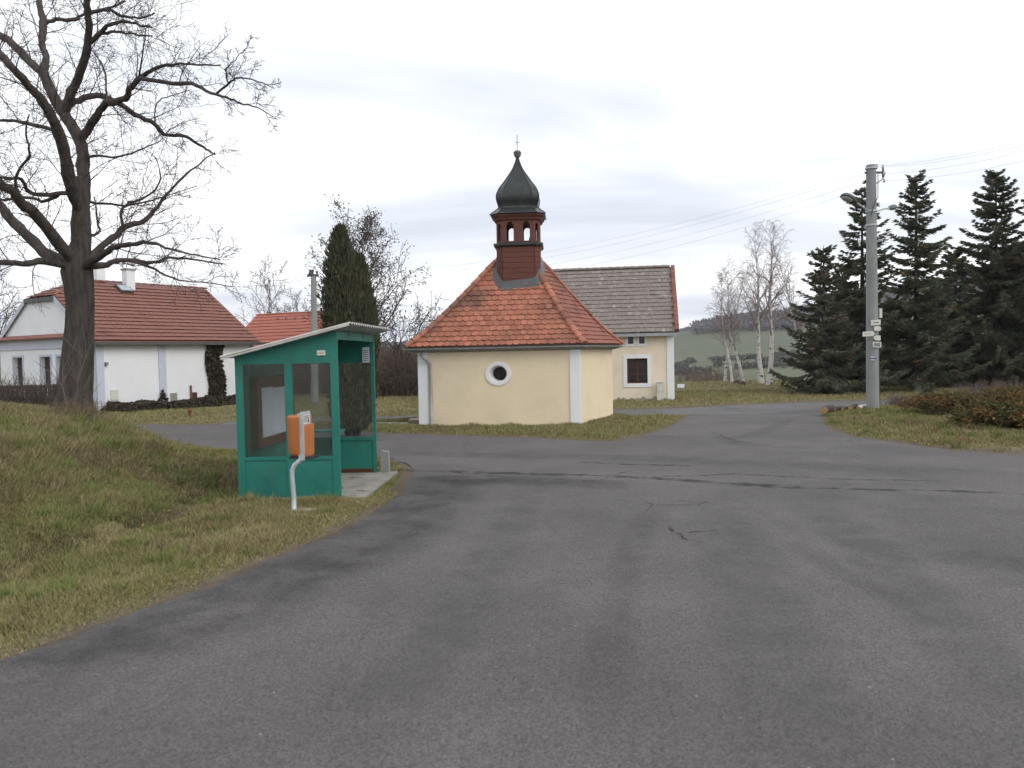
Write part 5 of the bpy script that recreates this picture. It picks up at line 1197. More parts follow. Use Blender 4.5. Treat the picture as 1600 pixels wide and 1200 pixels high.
# buttress flare and furrows
Vr = V.reshape(len(trk), 28, 3)
for a in range(len(trk)):
    for b in range(28):
        c = tp_[a]; f = 1 + 0.07 * math.sin(b * 2.9) + 0.05 * math.sin(b * 5.3 + a * 0.4) + (0.28 * max(0, math.sin(b * 2 * math.pi / 28 * 5 + 0.6)) if a < 2 else (0.12 * max(0, math.sin(b * 2 * math.pi / 28 * 5 + 0.6)) if a < 3 else 0))
        Vr[a, b] = c + (Vr[a, b] - c) * f
obj('trunk', (Vr.reshape(-1, 3), F_), M['bark'], tree, smooth=True)
z6 = 0.35
LIMBS = [  # (points in zoom pixels (x, y, width), depth drift in metres along the limb)
 ([(362, 1200, 95), (362, 1000, 84), (358, 870, 74), (352, 790, 36)], 0),
 ([(372, 960, 40), (376, 870, 58), (372, 760, 56), (365, 650, 54), (325, 570, 52), (285, 510, 50), (240, 430, 48), (196, 330, 46)], 0.8),
 ([(196, 330, 40), (207, 250, 30), (185, 185, 32), (196, 105, 34), (175, 20, 28), (165, -80, 24), (180, -200, 18)], 1.6),
 ([(196, 335, 38), (130, 270, 36), (50, 190, 34), (-20, 140, 32), (-150, 40, 24), (-260, -60, 16)], 1.5),
 ([(340, 960, 40), (328, 860, 60), (300, 740, 56), (262, 590, 52), (225, 505, 46), (170, 430, 42), (80, 330, 38), (0, 240, 34), (-120, 110, 26), (-200, -20, 18)], -1.6),
 ([(285, 505, 44), (310, 440, 42), (360, 320, 38), (392, 200, 34), (395, 80, 32), (388, 0, 28), (395, -120, 20), (380, -240, 14)], -1.2),
 ([(398, 215, 24), (448, 150, 22), (480, 115, 18), (545, 97, 14), (610, 108, 10), (680, 122, 7)], -1.0),
 ([(448, 160, 16), (520, 142, 13), (600, 152, 10), (680, 160, 7)], 1.0),
 ([(405, 60, 18), (480, 45, 16), (545, 70, 13), (620, 80, 10), (690, 58, 7)], 1.2),
 ([(205, 110, 20), (250, 88, 18), (345, 84, 16), (360, 70, 13), (470, 40, 11), (560, 5, 8)], 0.8),
 ([(300, 490, 34), (330, 455, 32), (430, 425, 28), (520, 455, 24), (600, 510, 22), (690, 550, 20), (730, 600, 18), (830, 610, 15), (905, 655, 11), (960, 690, 7)], 1.8),
 ([(372, 625, 40), (400, 565, 38), (435, 510, 36), (480, 460, 34), (560, 440, 30), (578, 400, 28), (622, 348, 26)], -1.4),
 ([(622, 348, 20), (700, 302, 16), (770, 288, 13), (850, 285, 10), (985, 290, 6)], -1.6),
 ([(625, 350, 24), (740, 368, 20), (860, 375, 18), (920, 405, 15), (1010, 435, 12), (1070, 460, 9), (1150, 480, 6), (1240, 535, 3)], -2.2),
 ([(970, 412, 12), (1020, 372, 10), (1060, 345, 8), (1150, 362, 6), (1225, 395, 4)], -2.4),
 ([(1020, 370, 7), (1010, 310, 6), (1060, 255, 4), (1100, 215, 3)], -2.2),
 ([(340, 1190, 62), (280, 1110, 58), (180, 980, 52), (100, 905, 48), (50, 850, 44), (-40, 810, 40), (-200, 740, 28)], -2.0),
 ([(300, 1200, 60), (220, 1140, 54), (130, 1060, 50), (50, 980, 46), (0, 920, 42), (-120, 830, 30), (-250, 790, 20)], 1.8),
 ([(320, 1215, 44), (200, 1168, 34), (100, 1178, 28), (0, 1172, 24), (-140, 1190, 16)], -1.5),
 ([(405, 1200, 40), (470, 1130, 30), (520, 1102, 26), (600, 1088, 22), (680, 1083, 16), (760, 1110, 11), (880, 1140, 8), (980, 1160, 5)], -2.4),
 ([(400, 1180, 38), (440, 1110, 34), (520, 1050, 30), (550, 1020, 28), (650, 980, 22), (715, 905, 16), (760, 850, 12), (880, 740, 8), (960, 680, 5)], 1.5),
 ([(548, 1020, 16), (542, 945, 14), (580, 910, 12), (690, 855, 10), (715, 770, 6), (690, 700, 4)], 2.2),
 ([(400, 1205, 42), (480, 1180, 28), (540, 1160, 22), (690, 1172, 16), (760, 1150, 12), (900, 1165, 8), (1010, 1180, 5)], 1.0),
 ([(560, 1160, 16), (690, 1200, 12), (800, 1250, 8), (930, 1265, 6), (1040, 1280, 4)], -1.0),
 ([(400, 890, 14), (500, 912, 11), (590, 915, 9), (720, 880, 6), (880, 830, 4)], 1.5),
 ([(400, 705, 14), (440, 695, 12), (530, 700, 9), (640, 662, 7), (720, 625, 4)], -1.5),
 ([(270, 865, 22), (190, 872, 20), (120, 850, 18), (95, 800, 16), (20, 795, 14), (-80, 780, 10)], -2),
 ([(255, 900, 18), (200, 900, 16), (130, 880, 14), (20, 890, 12), (-60, 885, 9)], 1.5),
 ([(220, 605, 20), (145, 555, 18), (60, 540, 15), (0, 535, 13), (-100, 500, 9)], 1.0),
 ([(75, 870, 16), (80, 770, 13), (135, 690, 11), (115, 600, 9), (130, 510, 6)], -1.2),
 ([(410, 1060, 18), (440, 1040, 12), (430, 960, 9), (420, 880, 6)], 1.8),
 ([(610, 335, 10), (630, 280, 8), (640, 200, 6), (655, 120, 4)], -2.0),
 ([(700, 545, 8), (700, 460, 6), (760, 430, 5), (850, 400, 3)], 1.5),
 ([(480, 460, 12), (470, 330, 8), (440, 260, 6), (380, 200, 4)], 1.9)]
lt = Tubes(); lm = Tubes(); tips = []
cfg_tw = dict(seg=[5, 4, 3], jit=[0.13, 0.17, 0.2], trop=[np.array([0, 0, 0.02]), np.array([0, 0, 0.0]), np.array([0, 0, -0.05])], tap=[0.35, 0.4, 0.6], rmin=0.0042, sides=[4, 3, 3],
              nch=[6, 5], t0=[0.15, 0.15], ang=[0.8, 0.8], lr=[0.52, 0.5], ltap=[0.4, 0.3], rr=[0.5, 0.55])
placed = [(124 / 1.0, 415.0, tD)]
for pts, drift in LIMBS:
    n = len(pts)
    xs = np.array([p[0] for p in pts]) * z6; ys = np.array([p[1] for p in pts]) * z6; ws = np.array([p[2] for p in pts]) * z6
    # start on the nearest limb already built, at that limb's depth
    pa0 = np.array(placed); j = int(np.argmin((pa0[:, 0] - xs[0]) ** 2 + (pa0[:, 1] - ys[0]) ** 2)); d0 = pa0[j, 2]
    if math.hypot(pa0[j, 0] - xs[0], pa0[j, 1] - ys[0]) < 34 and len(placed) > 1: xs[0], ys[0] = pa0[j, 0], pa0[j, 1]
    fine = np.linspace(0, n - 1, (n - 1) * 4 + 1)
    def cub(a):
        o = []
        for f in fine:
            i0 = min(int(f), n - 2); t = f - i0; p0, p1, p2, p3 = a[max(i0 - 1, 0)], a[i0], a[i0 + 1], a[min(i0 + 2, n - 1)]
            o.append(0.5 * (2 * p1 + (p2 - p0) * t + (2 * p0 - 5 * p1 + 4 * p2 - p3) * t * t + (3 * p1 - p0 - 3 * p2 + p3) * t ** 3))
        return np.array(o)
    fx, fy, fw_ = cub(xs), cub(ys), np.maximum(cub(ws), 0.8)
    length_px = np.cumsum(np.r_[0, np.hypot(np.diff(fx), np.diff(fy))])
    dep = d0 + drift * np.clip(length_px / 170.0, 0, 1.5)
    placed += list(zip(fx, fy, dep))
    P3 = np.array([P(x, y, d) for x, y, d in zip(fx, fy, dep)]); R3_ = fw_ / 2 / FPX * dep * 0.93
    P3[1:-1] += r_.normal(0, 0.010, (len(P3) - 2, 3)); R3_ = R3_ * (1 + 0.05 * r_.normal(0, 1, len(R3_)))
    lm.add(P3, R3_, 12 if ws[0] > 6 else 7, True)
    LL = length_px[-1] / FPX * tD
    nside = int(LL * 2.9 + 2); azs = r_.random() * 6
    for c in range(nside):
        t = 0.15 + 0.85 * (c + r_.random()) / nside; k = min(t, 0.99) * (len(P3) - 1); i0 = int(k); q = P3[i0] + (P3[i0 + 1] - P3[i0]) * (k - i0); dd = nrm(P3[i0 + 1] - P3[i0])
        if R3_[i0] > 0.14 and r_.random() < 0.6: continue
        azs += 2.4; perp = rot_about(nrm(np.cross(dd, np.array([0.2, 0.9, 0.3]))), dd, azs)
        cd = nrm(dd * 0.7 + perp * 0.8 + np.array([0.1, 0, 0.12]))
        sc_ = np.clip((500 - fx[min(i0 * 1, len(fx) - 1)]) / 260.0, 0.40, 1.0)
        grow(lt, q, cd, (0.45 + 0.95 * r_.random() + 0.25 * min(1, R3_[i0] * 6)) * sc_, min(max(R3_[i0] * 0.3, 0.006), 0.014), 0, cfg_tw, r_, tips)
obj('limbs', lm.d, M['bark'], tree, smooth=True)
obj('crown', lt.d, M['twig'], tree)
# limbs of the stem fork take the bark look through the same dark wood

# --- generic bare trees in the background
def bare_tree(name, label, base, h, spread, m_tr, m_tw, seed, group, levels=4, lean=(0, 0), stem_r=0.16, leaves=0, twig_r=0.012, m_leaf=None, nch=(9, 6, 5), ang=0.6, droop=0.0, t0=0.25, nstem=1):
    base = np.array(base, float); base[2] = float(height(np.array([base[0]]), np.array([base[1]]))[0])
    t = thing(name, label, 'tree', base, group); rr_ = np.random.default_rng(seed)
    tk = Tubes(); cr_ = Tubes(); tips_ = []
    for s in range(nstem):
        d = nrm(np.array([lean[0], lean[1], 1.0]) + (rr_.normal(0, 0.22, 3) * (1, 1, 0) if nstem > 1 else 0)); n = 9; L_ = h * 0.9 * (1 if s == 0 else 0.75 + 0.2 * rr_.random())
        pts, _ = limb_path(base - Z * 0.15, d, L_, n, 0.06, np.array([0, 0, 0.03]), rr_); rad = stem_r * (0.07 + 0.93 * np.linspace(1, 0, n + 1) ** 1.25); rad[0] *= 1.3
        tk.add(pts, rad, 8)
        cfg = dict(seg=[5, 4, 3], jit=[0.13, 0.18, 0.22], trop=[np.array([0, 0, 0.05 - droop]), np.array([0, 0, 0.03 - droop * 1.5]), np.array([0, 0, -droop * 3])], tap=[0.3, 0.4, 0.6], rmin=twig_r, sides=[5, 3, 3], nch=list(nch[1:]), t0=[0.2, 0.15], ang=[0.65, 0.7], lr=[0.5, 0.5], ltap=[0.35, 0.3], rr=[0.5, 0.6], mid_tips=leaves > 0)
        az = rr_.random() * 6
        for c in range(nch[0]):
            tt2 = t0 + (1 - t0) * (c + rr_.random() * 0.7) / nch[0]; k = min(tt2, 0.97) * n; i0 = int(k); q = pts[i0] + (pts[i0 + 1] - pts[i0]) * (k - i0); dd = nrm(pts[i0 + 1] - pts[i0]); az += 2.4
            perp = rot_about(nrm(np.cross(dd, np.array([0.9, 0.2, 0.1]))), dd, az); cd = nrm(dd * math.cos(ang) + perp * math.sin(ang))
            grow(cr_, q, cd, spread * (1.15 - 0.75 * tt2) * (0.75 + 0.5 * rr_.random()), rad[i0] * 0.5, 0, cfg, rr_, tips_)
    obj('trunk', tk.d, m_tr, t, smooth=True); obj('crown', cr_.d, m_tw, t)
    if leaves:
        cnt = len(tips_) * leaves; c = np.array([p for p, _ in tips_]); c = np.repeat(c, leaves, 0) + rr_.normal(0, 0.14, (cnt, 3)); V, F = leaf_cards(c, 0.034, 0.062, rr_)
        o = obj('foliage', (V, F), m_leaf, t)
    return t
def leaf_cards(c, w_, l_, r_):
    n = len(c); d = r_.normal(0, 1, (n, 3)); d /= np.linalg.norm(d, axis=1)[:, None]; e = np.cross(d, r_.normal(0, 1, (n, 3))); e /= (np.linalg.norm(e, axis=1)[:, None] + 1e-9)
    s = (0.7 + 0.6 * r_.random(n))[:, None]
    V = np.stack([c - d * l_ * s, c + e * w_ * s, c + d * l_ * s, c - e * w_ * s], 1).reshape(-1, 3); return V, np.arange(4 * n).reshape(-1, 4)

g_bg = 'bare trees in the background'
bare_tree('leafy_tree', 'bare tree holding dark withered leaves right behind the column juniper', G(548, 622), P(545, 335, 41)[2], 4.8, M['twig2'], M['twig2'], 21, g_bg, leaves=3, m_leaf=M['leaf_dark'], stem_r=0.17, nch=(24, 8, 5), ang=0.68, t0=0.15)
bare_tree('fruit_tree', 'low spreading bare tree with arching boughs left of the chapel', G(612, 618), 4.3, 4.4, M['twig2'], M['twig2'], 35, g_bg, leaves=1, m_leaf=M['leaf_dark'], stem_r=0.16, nch=(13, 8, 5), ang=1.05, t0=0.22, lean=(0.12, 0))
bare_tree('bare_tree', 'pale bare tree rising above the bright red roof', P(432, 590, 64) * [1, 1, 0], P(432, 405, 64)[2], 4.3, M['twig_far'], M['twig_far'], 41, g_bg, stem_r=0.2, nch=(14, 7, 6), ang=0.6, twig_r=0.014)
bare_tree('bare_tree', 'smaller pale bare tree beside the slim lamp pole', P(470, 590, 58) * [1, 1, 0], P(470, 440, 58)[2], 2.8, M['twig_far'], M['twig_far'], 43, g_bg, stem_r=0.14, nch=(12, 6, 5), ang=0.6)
bare_tree('bare_tree', 'tangled bare tree behind the farmhouse at the left picture edge', P(20, 590, 52) * [1, 1, 0], P(20, 415, 52)[2], 3.6, M['twig2'], M['twig2'], 47, g_bg, stem_r=0.2, nch=(16, 8, 6), ang=0.75, t0=0.2)
bare_tree('bare_tree', 'bare tree behind the farmhouse roof near the old trunk', P(78, 590, 55) * [1, 1, 0], P(78, 412, 55)[2], 3.2, M['twig2'], M['twig2'], 48, g_bg, stem_r=0.18, nch=(15, 8, 5), ang=0.7, t0=0.25)
# birches
g_bi = 'birches beyond the cream house'
for (px, py, ty, sp_, lean, lab, r0_) in ((1133, 597, 405, 2.1, (0.0, 0), 'leftmost slender white birch right of the cream house', 0.11), (1144, 597, 412, 1.8, (-0.12, 0), 'slender birch leaning left, second from the cream house', 0.1),
        (1162, 601, 398, 2.1, (-0.22, 0), 'birch leaning clearly left with brown lump at its foot', 0.12), (1190, 600, 335, 2.6, (-0.02, 0), 'tall dark-footed birch, left one of the tall pair', 0.17), (1202, 602, 322, 2.7, (0.02, 0), 'tallest white birch just left of the spruces', 0.18),
        (1262, 598, 372, 2.4, (0, 0), 'pale bare birch half hidden behind the leftmost spruce', 0.14)):
    b = G(px, py); bare_tree('birch_tree', lab, b, P(px, ty, b[1])[2], sp_, M['birch'], M['birch_twig'], 60 + px, g_bi, stem_r=r0_, nch=(20, 8, 7), ang=0.42, droop=0.05, t0=0.3, twig_r=0.0055, lean=lean)

# --- spruces
def spruce(label, base, h, R, seed, cones=True, dens=1.0, gappy=0.0, low=0.06):
    base = np.array(base, float); base[2] = float(height(np.array([base[0]]), np.array([base[1]]))[0]); rr_ = np.random.default_rng(seed)
    t = thing('spruce_tree', label, 'tree', base, 'spruces on the right')
    tk = Tubes(); tk.add([base - Z * 0.2, base + Z * h * 0.4, base + Z * h * 0.98], [0.19, 0.12, 0.015], 8); obj('trunk', tk.d, M['bark'], t)
    wood = Tubes(); C0 = []; D0 = []; L0 = []; TN = []; N0 = []
    z = h * low
    while z < h * 0.985:
        f = z / h; nb_ = int(rr_.integers(5, 8)); az0 = rr_.random() * 6.28; Rz = R * (1.08 - f) ** 1.05 * (0.35 + 0.65 * min(1, f / 0.10) if f < 0.1 else 1) + 0.06
        for b in range(nb_):
            if rr_.random() < gappy: continue
            az = az0 + b * 6.283 / nb_ + rr_.normal(0, 0.2); L_ = Rz * (0.45 + 0.8 * rr_.random() ** 1.2); el = -0.30 + 0.62 * f + 0.35 * max(0, f - 0.85) / 0.15 + rr_.normal(0, 0.14)
            n = max(5, int(L_ / 0.14)); s = np.linspace(0, 1, n); hd = np.array([math.cos(az), math.sin(az), 0])
            rad = L_ * s; zz = rad * math.tan(el) * (1 - 0.25 * s) - 0.16 * L_ * np.sin(s * math.pi) * (1 - f) + 0.10 * L_ * s ** 3
            pts = base + Z * (z + rr_.normal(0, 0.12)) + rad[:, None] * hd + zz[:, None] * Z
            if L_ > 0.4: wood.add(pts, np.linspace(0.022, 0.006, n), 3)
            tan = np.gradient(pts, axis=0); tan /= np.linalg.norm(tan, axis=1)[:, None]; side = np.array([-math.sin(az), math.cos(az), 0])
            for rep in range(int(2 * dens) + 1):
                for sg in (-1, 1):
                    m = (s > 0.05); k = m.sum(); js = s[m] + 0
                    d = tan[m] * (0.55 + 0.3 * rr_.random((k, 1))) + side * sg * (0.35 + 0.75 * rr_.random((k, 1))) - Z * (0.05 + 0.8 * rr_.random((k, 1)) * (1 - f * 0.5))
                    d /= np.linalg.norm(d, axis=1)[:, None]
                    C0.append(pts[m] + rr_.normal(0, 0.03, (k, 3))); D0.append(d); L0.append((0.20 + 0.34 * (1 - js) * min(1, L_ / 2) + 0.1 * rr_.random(k)) * (0.55 + 0.45 * min(1, L_ / 1.2)))
                    tn = 0.75 + 0.5 * rr_.random() + 0.25 * js; TN.append(tn)
            C0.append(pts[-1:]); D0.append(tan[-1:]); L0.append(np.array([0.22])); TN.append(np.array([1.3]))
        z += (0.25 + 0.12 * rr_.random()) * (1.0 if f < 0.8 else 0.7)
    C0.append(np.array([base + Z * h * 0.95])); D0.append(np.array([[0, 0, 1.0]])); L0.append(np.array([h * 0.06])); TN.append(np.array([1.2]))
    C0, D0, L0, TN = np.concatenate(C0), np.concatenate(D0), np.concatenate(L0), np.concatenate(TN); n = len(C0)
    e = np.cross(D0, rr_.normal(0, 1, (n, 3))); e /= (np.linalg.norm(e, axis=1)[:, None] + 1e-9); e2 = np.cross(D0, e); Vs = []; Cs = []
    wv = (0.024 + 0.016 * rr_.random(n))[:, None]
    tip = C0 + D0 * L0[:, None]; midp = C0 + D0 * (L0 * 0.45)[:, None]
    tint = np.stack([TN * (0.95 + 0.15 * rr_.random(n)), TN, TN * (0.85 + 0.3 * rr_.random(n))], -1); br_ = rr_.random(n) < 0.03; tint[br_] = tint[br_] * np.array([2.6, 1.3, 0.9])
    for q in (e, e2):
        Vs.append(np.stack([C0, midp + q * wv, tip, midp - q * wv], 1)); Cs.append(np.repeat(tint[:, None, :], 4, 1))
    V = np.concatenate(Vs).reshape(-1, 3) - base; cols = np.concatenate(Cs).reshape(-1, 3)
    me = fast_mesh('needles', V, np.arange(len(V)).reshape(-1, 4), cols); ORG_b = base
    o = obj('crown', me, M['spruce'], t); obj('branches', wood.d, M['twig'], t)
    return t
spruce('leftmost and shortest spruce, beside the birches', G(1288, 616), P(1281, 385, 37)[2] + 0.0, 2.35, 101, dens=2, low=0.05)
spruce('spruce whose tip rises just left behind the concrete pole', G(1348, 613), P(1344, 296, 38.5)[2], 2.8, 102, dens=2, gappy=0.12, low=0.10)
spruce('tall open-branched spruce right of the concrete pole', G(1432, 612), P(1434, 286, 39)[2], 3.1, 103, dens=2, gappy=0.1, low=0.11)
spruce('large dense spruce with the broadest crown at right', G(1556, 604), P(1560, 272, 41)[2], 4.0, 104, dens=2.5, low=0.05)
spruce('dark spruce filling the gap between the open and the broad spruce', G(1492, 602), P(1492, 395, 43)[2], 3.5, 105, dens=2.5, low=0.03)
spruce('spruce cut by the right picture edge', P(1650, 600, 40) * [1, 1, 0], P(1640, 250, 40)[2], 3.9, 106, dens=2, low=0.04)
spruce('small spruce tucked behind the leftmost pair of spruces', P(1316, 600, 43) * [1, 1, 0], P(1316, 425, 43)[2], 2.6, 107, dens=2, low=0.03)
spruce('shaded spruce set back behind the open-branched one', P(1395, 600, 45) * [1, 1, 0], P(1390, 470, 45)[2], 3.1, 108, dens=2, low=0.03)
spruce('spruce far back showing between the open and the broad spruce', P(1462, 600, 50) * [1, 1, 0], P(1462, 440, 50)[2], 3.4, 109, dens=2, low=0.02)
spruce('spruce far back behind the broad right-hand spruce', P(1590, 600, 50) * [1, 1, 0], P(1596, 380, 50)[2], 3.8, 110, dens=2, low=0.02)
# --- column juniper
def sprays(c, d, l_, w_, r_, tint):
    n = len(c); e = np.cross(d, r_.normal(0, 1, (n, 3))); e /= (np.linalg.norm(e, axis=1)[:, None] + 1e-9); e2 = np.cross(d, e); tip = c + d * l_[:, None]; md = c + d * (l_ * 0.45)[:, None]
    V = np.concatenate([np.stack([c, md + q * w_[:, None], tip, md - q * w_[:, None]], 1) for q in (e, e2)]).reshape(-1, 3); cols = np.concatenate([np.repeat(tint[:, None, :], 4, 1)] * 2).reshape(-1, 3)
    return V, np.arange(len(V)).reshape(-1, 4), cols
jb = G(549, 681); jY = jb[1]; r_ = np.random.default_rng(77)
jun = thing('column_juniper', 'tall dark columnar juniper behind the shelter beside the road', 'conifer', jb)
tk = Tubes(); V_, F_, C_ = [], [], []; nv = 0
for (dx_, dy_, hgt, rad) in ((-0.16, 0.0, P(524, 358, jY)[2], 0.52), (0.30, 0.1, P(556, 402, jY)[2], 0.48), (0.05, -0.25, P(540, 420, jY)[2], 0.46), (-0.36, 0.15, P(508, 440, jY)[2], 0.36), (0.52, 0.0, P(575, 450, jY)[2], 0.36), (0.1, 0.35, P(535, 400, jY)[2], 0.45)):
    c0 = jb + np.array([dx_, dy_, 0]); b_ = jb + np.array([dx_ * 0.3, dy_ * 0.3, -0.1]); tk.add([b_, (b_ + c0) / 2 + Z * 0.6, c0 + Z * hgt * 0.8], [0.06, 0.05, 0.02], 6)
    n = int(4200 * hgt / 5); f = r_.random(n) ** 0.85; z = 0.12 + f * (hgt - 0.15)
    prof = rad * np.minimum(np.minimum(1, 0.62 + 0.5 * np.sqrt(np.clip(z / (hgt * 0.25), 0, 1)) * 0.8), 1) * np.clip((1 - f) / 0.34, 0.02, 1) ** 0.6
    az = r_.random(n) * 6.283; lob = 1 + 0.12 * np.sin(az * 5 + z * 0.7) + 0.08 * np.sin(az * 9 + 1); rr2_ = prof * lob * (0.62 + 0.40 * r_.random(n)); lean_ = (z / hgt)[:, None]
    c = b_ * (1 - lean_) + c0 * lean_; c = c * np.array([1, 1, 0]) + np.stack([np.cos(az) * rr2_, np.sin(az) * rr2_, z], -1)
    d = np.stack([np.cos(az) * 0.38, np.sin(az) * 0.38, np.ones(n)], -1) + r_.normal(0, 0.22, (n, 3)); d /= np.linalg.norm(d, axis=1)[:, None]
    tn = 0.75 + 0.55 * r_.random(n); tint = np.stack([tn * (1 + 0.25 * (r_.random(n) < 0.12)), tn, tn * 0.95], -1)
    V, F, cc = sprays(c, d, 0.13 + 0.14 * r_.random(n), 0.022 + 0.014 * r_.random(n), r_, tint); V_.append(V); F_.append(F + nv); C_.append(cc); nv += len(V)
obj('trunk', tk.d, M['bark'], jun); obj('crown', fast_mesh('foliage', np.concatenate(V_) - jb, np.concatenate(F_), np.concatenate(C_)), M['thuja'], jun)

# --- creeping junipers
def creeper(label, cx_, cy_, rx, ry, h, seed, n=9000):
    r_ = np.random.default_rng(seed); base = np.array([cx_, cy_, 0.03]); t = thing('creeping_juniper', label, 'shrub', base, 'creeping junipers on the right lawn')
    # stems radiating out, sprays along them
    nst = 150; az = r_.random(nst) * 6.283; L_ = 0.55 + 0.55 * r_.random(nst); tk = Tubes(); C_, D_ = [], []
    for a, l in zip(az, L_):
        s = np.linspace(0, 1, 10); hz = h * (0.35 + 0.9 * r_.random()) * np.sin(np.clip(s * 1.9, 0, 2.4)) * (0.8 + 0.3 * r_.random())
        a2 = a + r_.normal(0, 0.12) * s; p = base + np.stack([np.cos(a2) * rx * l * s, np.sin(a2) * ry * l * s, hz + 0.03], -1); tk.add(p, np.linspace(0.018, 0.006, 10), 3)
        k = n // nst; t_ = 0.18 + 0.82 * r_.random(k); i = t_ * 9; i0 = np.minimum(i.astype(int), 8); q = p[i0] + (p[i0 + 1] - p[i0]) * (i - i0)[:, None]; tg = p[i0 + 1] - p[i0]; tg /= np.linalg.norm(tg, axis=1)[:, None]
        d = tg * 0.8 + r_.normal(0, 0.5, (k, 3)) + Z * 0.15; d /= np.linalg.norm(d, axis=1)[:, None]; C_.append(q + r_.normal(0, 0.05, (k, 3))); D_.append(d)
    c, d = np.concatenate(C_), np.concatenate(D_); c[:, 2] = np.maximum(c[:, 2], 0.05); m = len(c); tn = 0.7 + 0.6 * r_.random(m); gr = (vnoise(c[:, 0] + 5, c[:, 1], 1.4) > 0.55)
    tint = np.stack([tn * np.where(gr, 0.72, 1.05), tn * np.where(gr, 0.95, 0.95), tn * 0.9], -1)
    V, F, cc = sprays(c, d, 0.10 + 0.13 * r_.random(m), 0.016 + 0.012 * r_.random(m), r_, tint)
    obj('crown', fast_mesh('foliage', V - base, F, cc), M['creep'], t); obj('stems', tk.d, M['twig2'], t)
c1 = G(1510, 650); c2 = G(1590, 690)
creeper('bronze creeping juniper nearest the concrete pole, farther of the pair', *(P(1543, 640, 24.0)[:2]), 2.35, 1.7, 0.44, 201)
creeper('bronze creeping juniper cut by the right picture edge, nearer of the pair', *(P(1622, 660, 19.8)[:2]), 1.95, 1.3, 0.46, 202)
creeper('bronze creeping juniper at the back, cut by the right edge below the broad spruce', *(P(1640, 640, 25.0)[:2]), 2.2, 1.6, 0.55, 203)

# ------------------------------------------------------------------ brush, ivy, logs and small things
def hz1(x, y): return float(height(np.array([x]), np.array([y]))[0])
def brush(name, label, spots, m, r_, hgt, n_per, cat='brush', rad=0.006, lean=0.35, kind='stuff', group=None):
    tb = Tubes(); z0s = height(np.array([s[0] for s in spots]), np.array([s[1] for s in spots])); base = np.array([np.mean([s[0] for s in spots]), np.mean([s[1] for s in spots]), float(np.mean(z0s))])
    for (x, y), zg in zip(spots, z0s):
        for k in range(n_per):
            d = nrm(np.array([r_.normal(0, lean), r_.normal(0, lean), 1])); L_ = hgt * (0.5 + 0.6 * r_.random()); pts, _ = limb_path(np.array([x + r_.normal(0, 0.15), y + r_.normal(0, 0.15), zg - 0.03]), d, L_, 4, 0.16, np.zeros(3), r_); tb.add(pts, np.linspace(rad * 1.5, rad * 0.6, 5), 3)
            for c in range(3):
                i0 = int(r_.integers(1, 4)); q, _ = limb_path(pts[i0], d + r_.normal(0, 0.6, 3), L_ * 0.45, 3, 0.2, np.zeros(3), r_); tb.add(q, np.linspace(rad, rad * 0.5, 4), 3)
    o = obj(name, tb.d, m, loc=base); tag(o, label, cat if kind != 'stuff' else cat, group, kind); return o
r_ = np.random.default_rng(300)
spots = [(a, b) for a, b in zip(r_.uniform(-9.5, -2.8, 330), r_.uniform(42, 50, 330))]
brush('brushwood', 'brown leafless thicket behind the lawn between shelter and chapel', spots, M['brush'], r_, 2.6, 7, rad=0.013, lean=0.4)
spots = [(P(px, 600, d)[0], d) for px, d in zip(r_.uniform(1395, 1640, 170), r_.uniform(27.5, 29.3, 170))]
brush('dry_hedge', 'low mauve-grey dry plants behind the creeping junipers', spots, M['lavender'], r_, 0.42, 12, rad=0.005)
spots = [(P(px, 600, d)[0], d) for px, d in zip(r_.uniform(1500, 1640, 60), r_.uniform(30, 33, 60))]
brush('dry_bush', 'taller grey bare bush under the broad spruce at right', spots, M['brush'], r_, 0.75, 9, rad=0.006)
spots = [(P(px, 600, d)[0], d) for px, d in zip(r_.uniform(-60, 92, 120), r_.uniform(26, 31, 120))]
brush('dry_bush', 'dark bare bushes in front of the farmhouse gable at left', spots, M['twig2'], r_, 1.75, 5, rad=0.008, lean=0.5)
spots = [(P(px, 600, d)[0], d) for px, d in zip(r_.uniform(1056, 1150, 70), r_.uniform(62, 72, 70))]
brush('reeds', 'faint brown scrub at the field edge beyond the birches', spots, M['brush'], r_, 1.6, 4, rad=0.010)
# fence before the gable
fn = thing('wooden_fence', 'low dark wooden fence before the farmhouse gable at far left', 'fence', P(40, 600, 31.5) * [1, 1, 0])
fa, fb_ = P(-60, 600, 31.0) * [1, 1, 0], P(96, 600, 32.5) * [1, 1, 0]; fd = nrm(fb_ - fa); fL = np.linalg.norm(fb_ - fa); zg = 0.45
for k in range(int(fL / 0.16)):
    mb = MB(); q = fa + fd * k * 0.16; mb.obox(q + Z * (zg - 0.4), fd * 0.145, np.array([-fd[1], fd[0], 0]) * 0.02, Z * 1.25); obj('picket', mb.d, M['wood_fence'], fn)
for z in (0.65, 1.15):
    mb = MB(); mb.obox(fa + Z * z + np.array([-fd[1], fd[0], 0]) * 0.02, fd * fL, np.array([-fd[1], fd[0], 0]) * 0.04, Z * 0.08); obj('rail', mb.d, M['wood_fence'], fn)
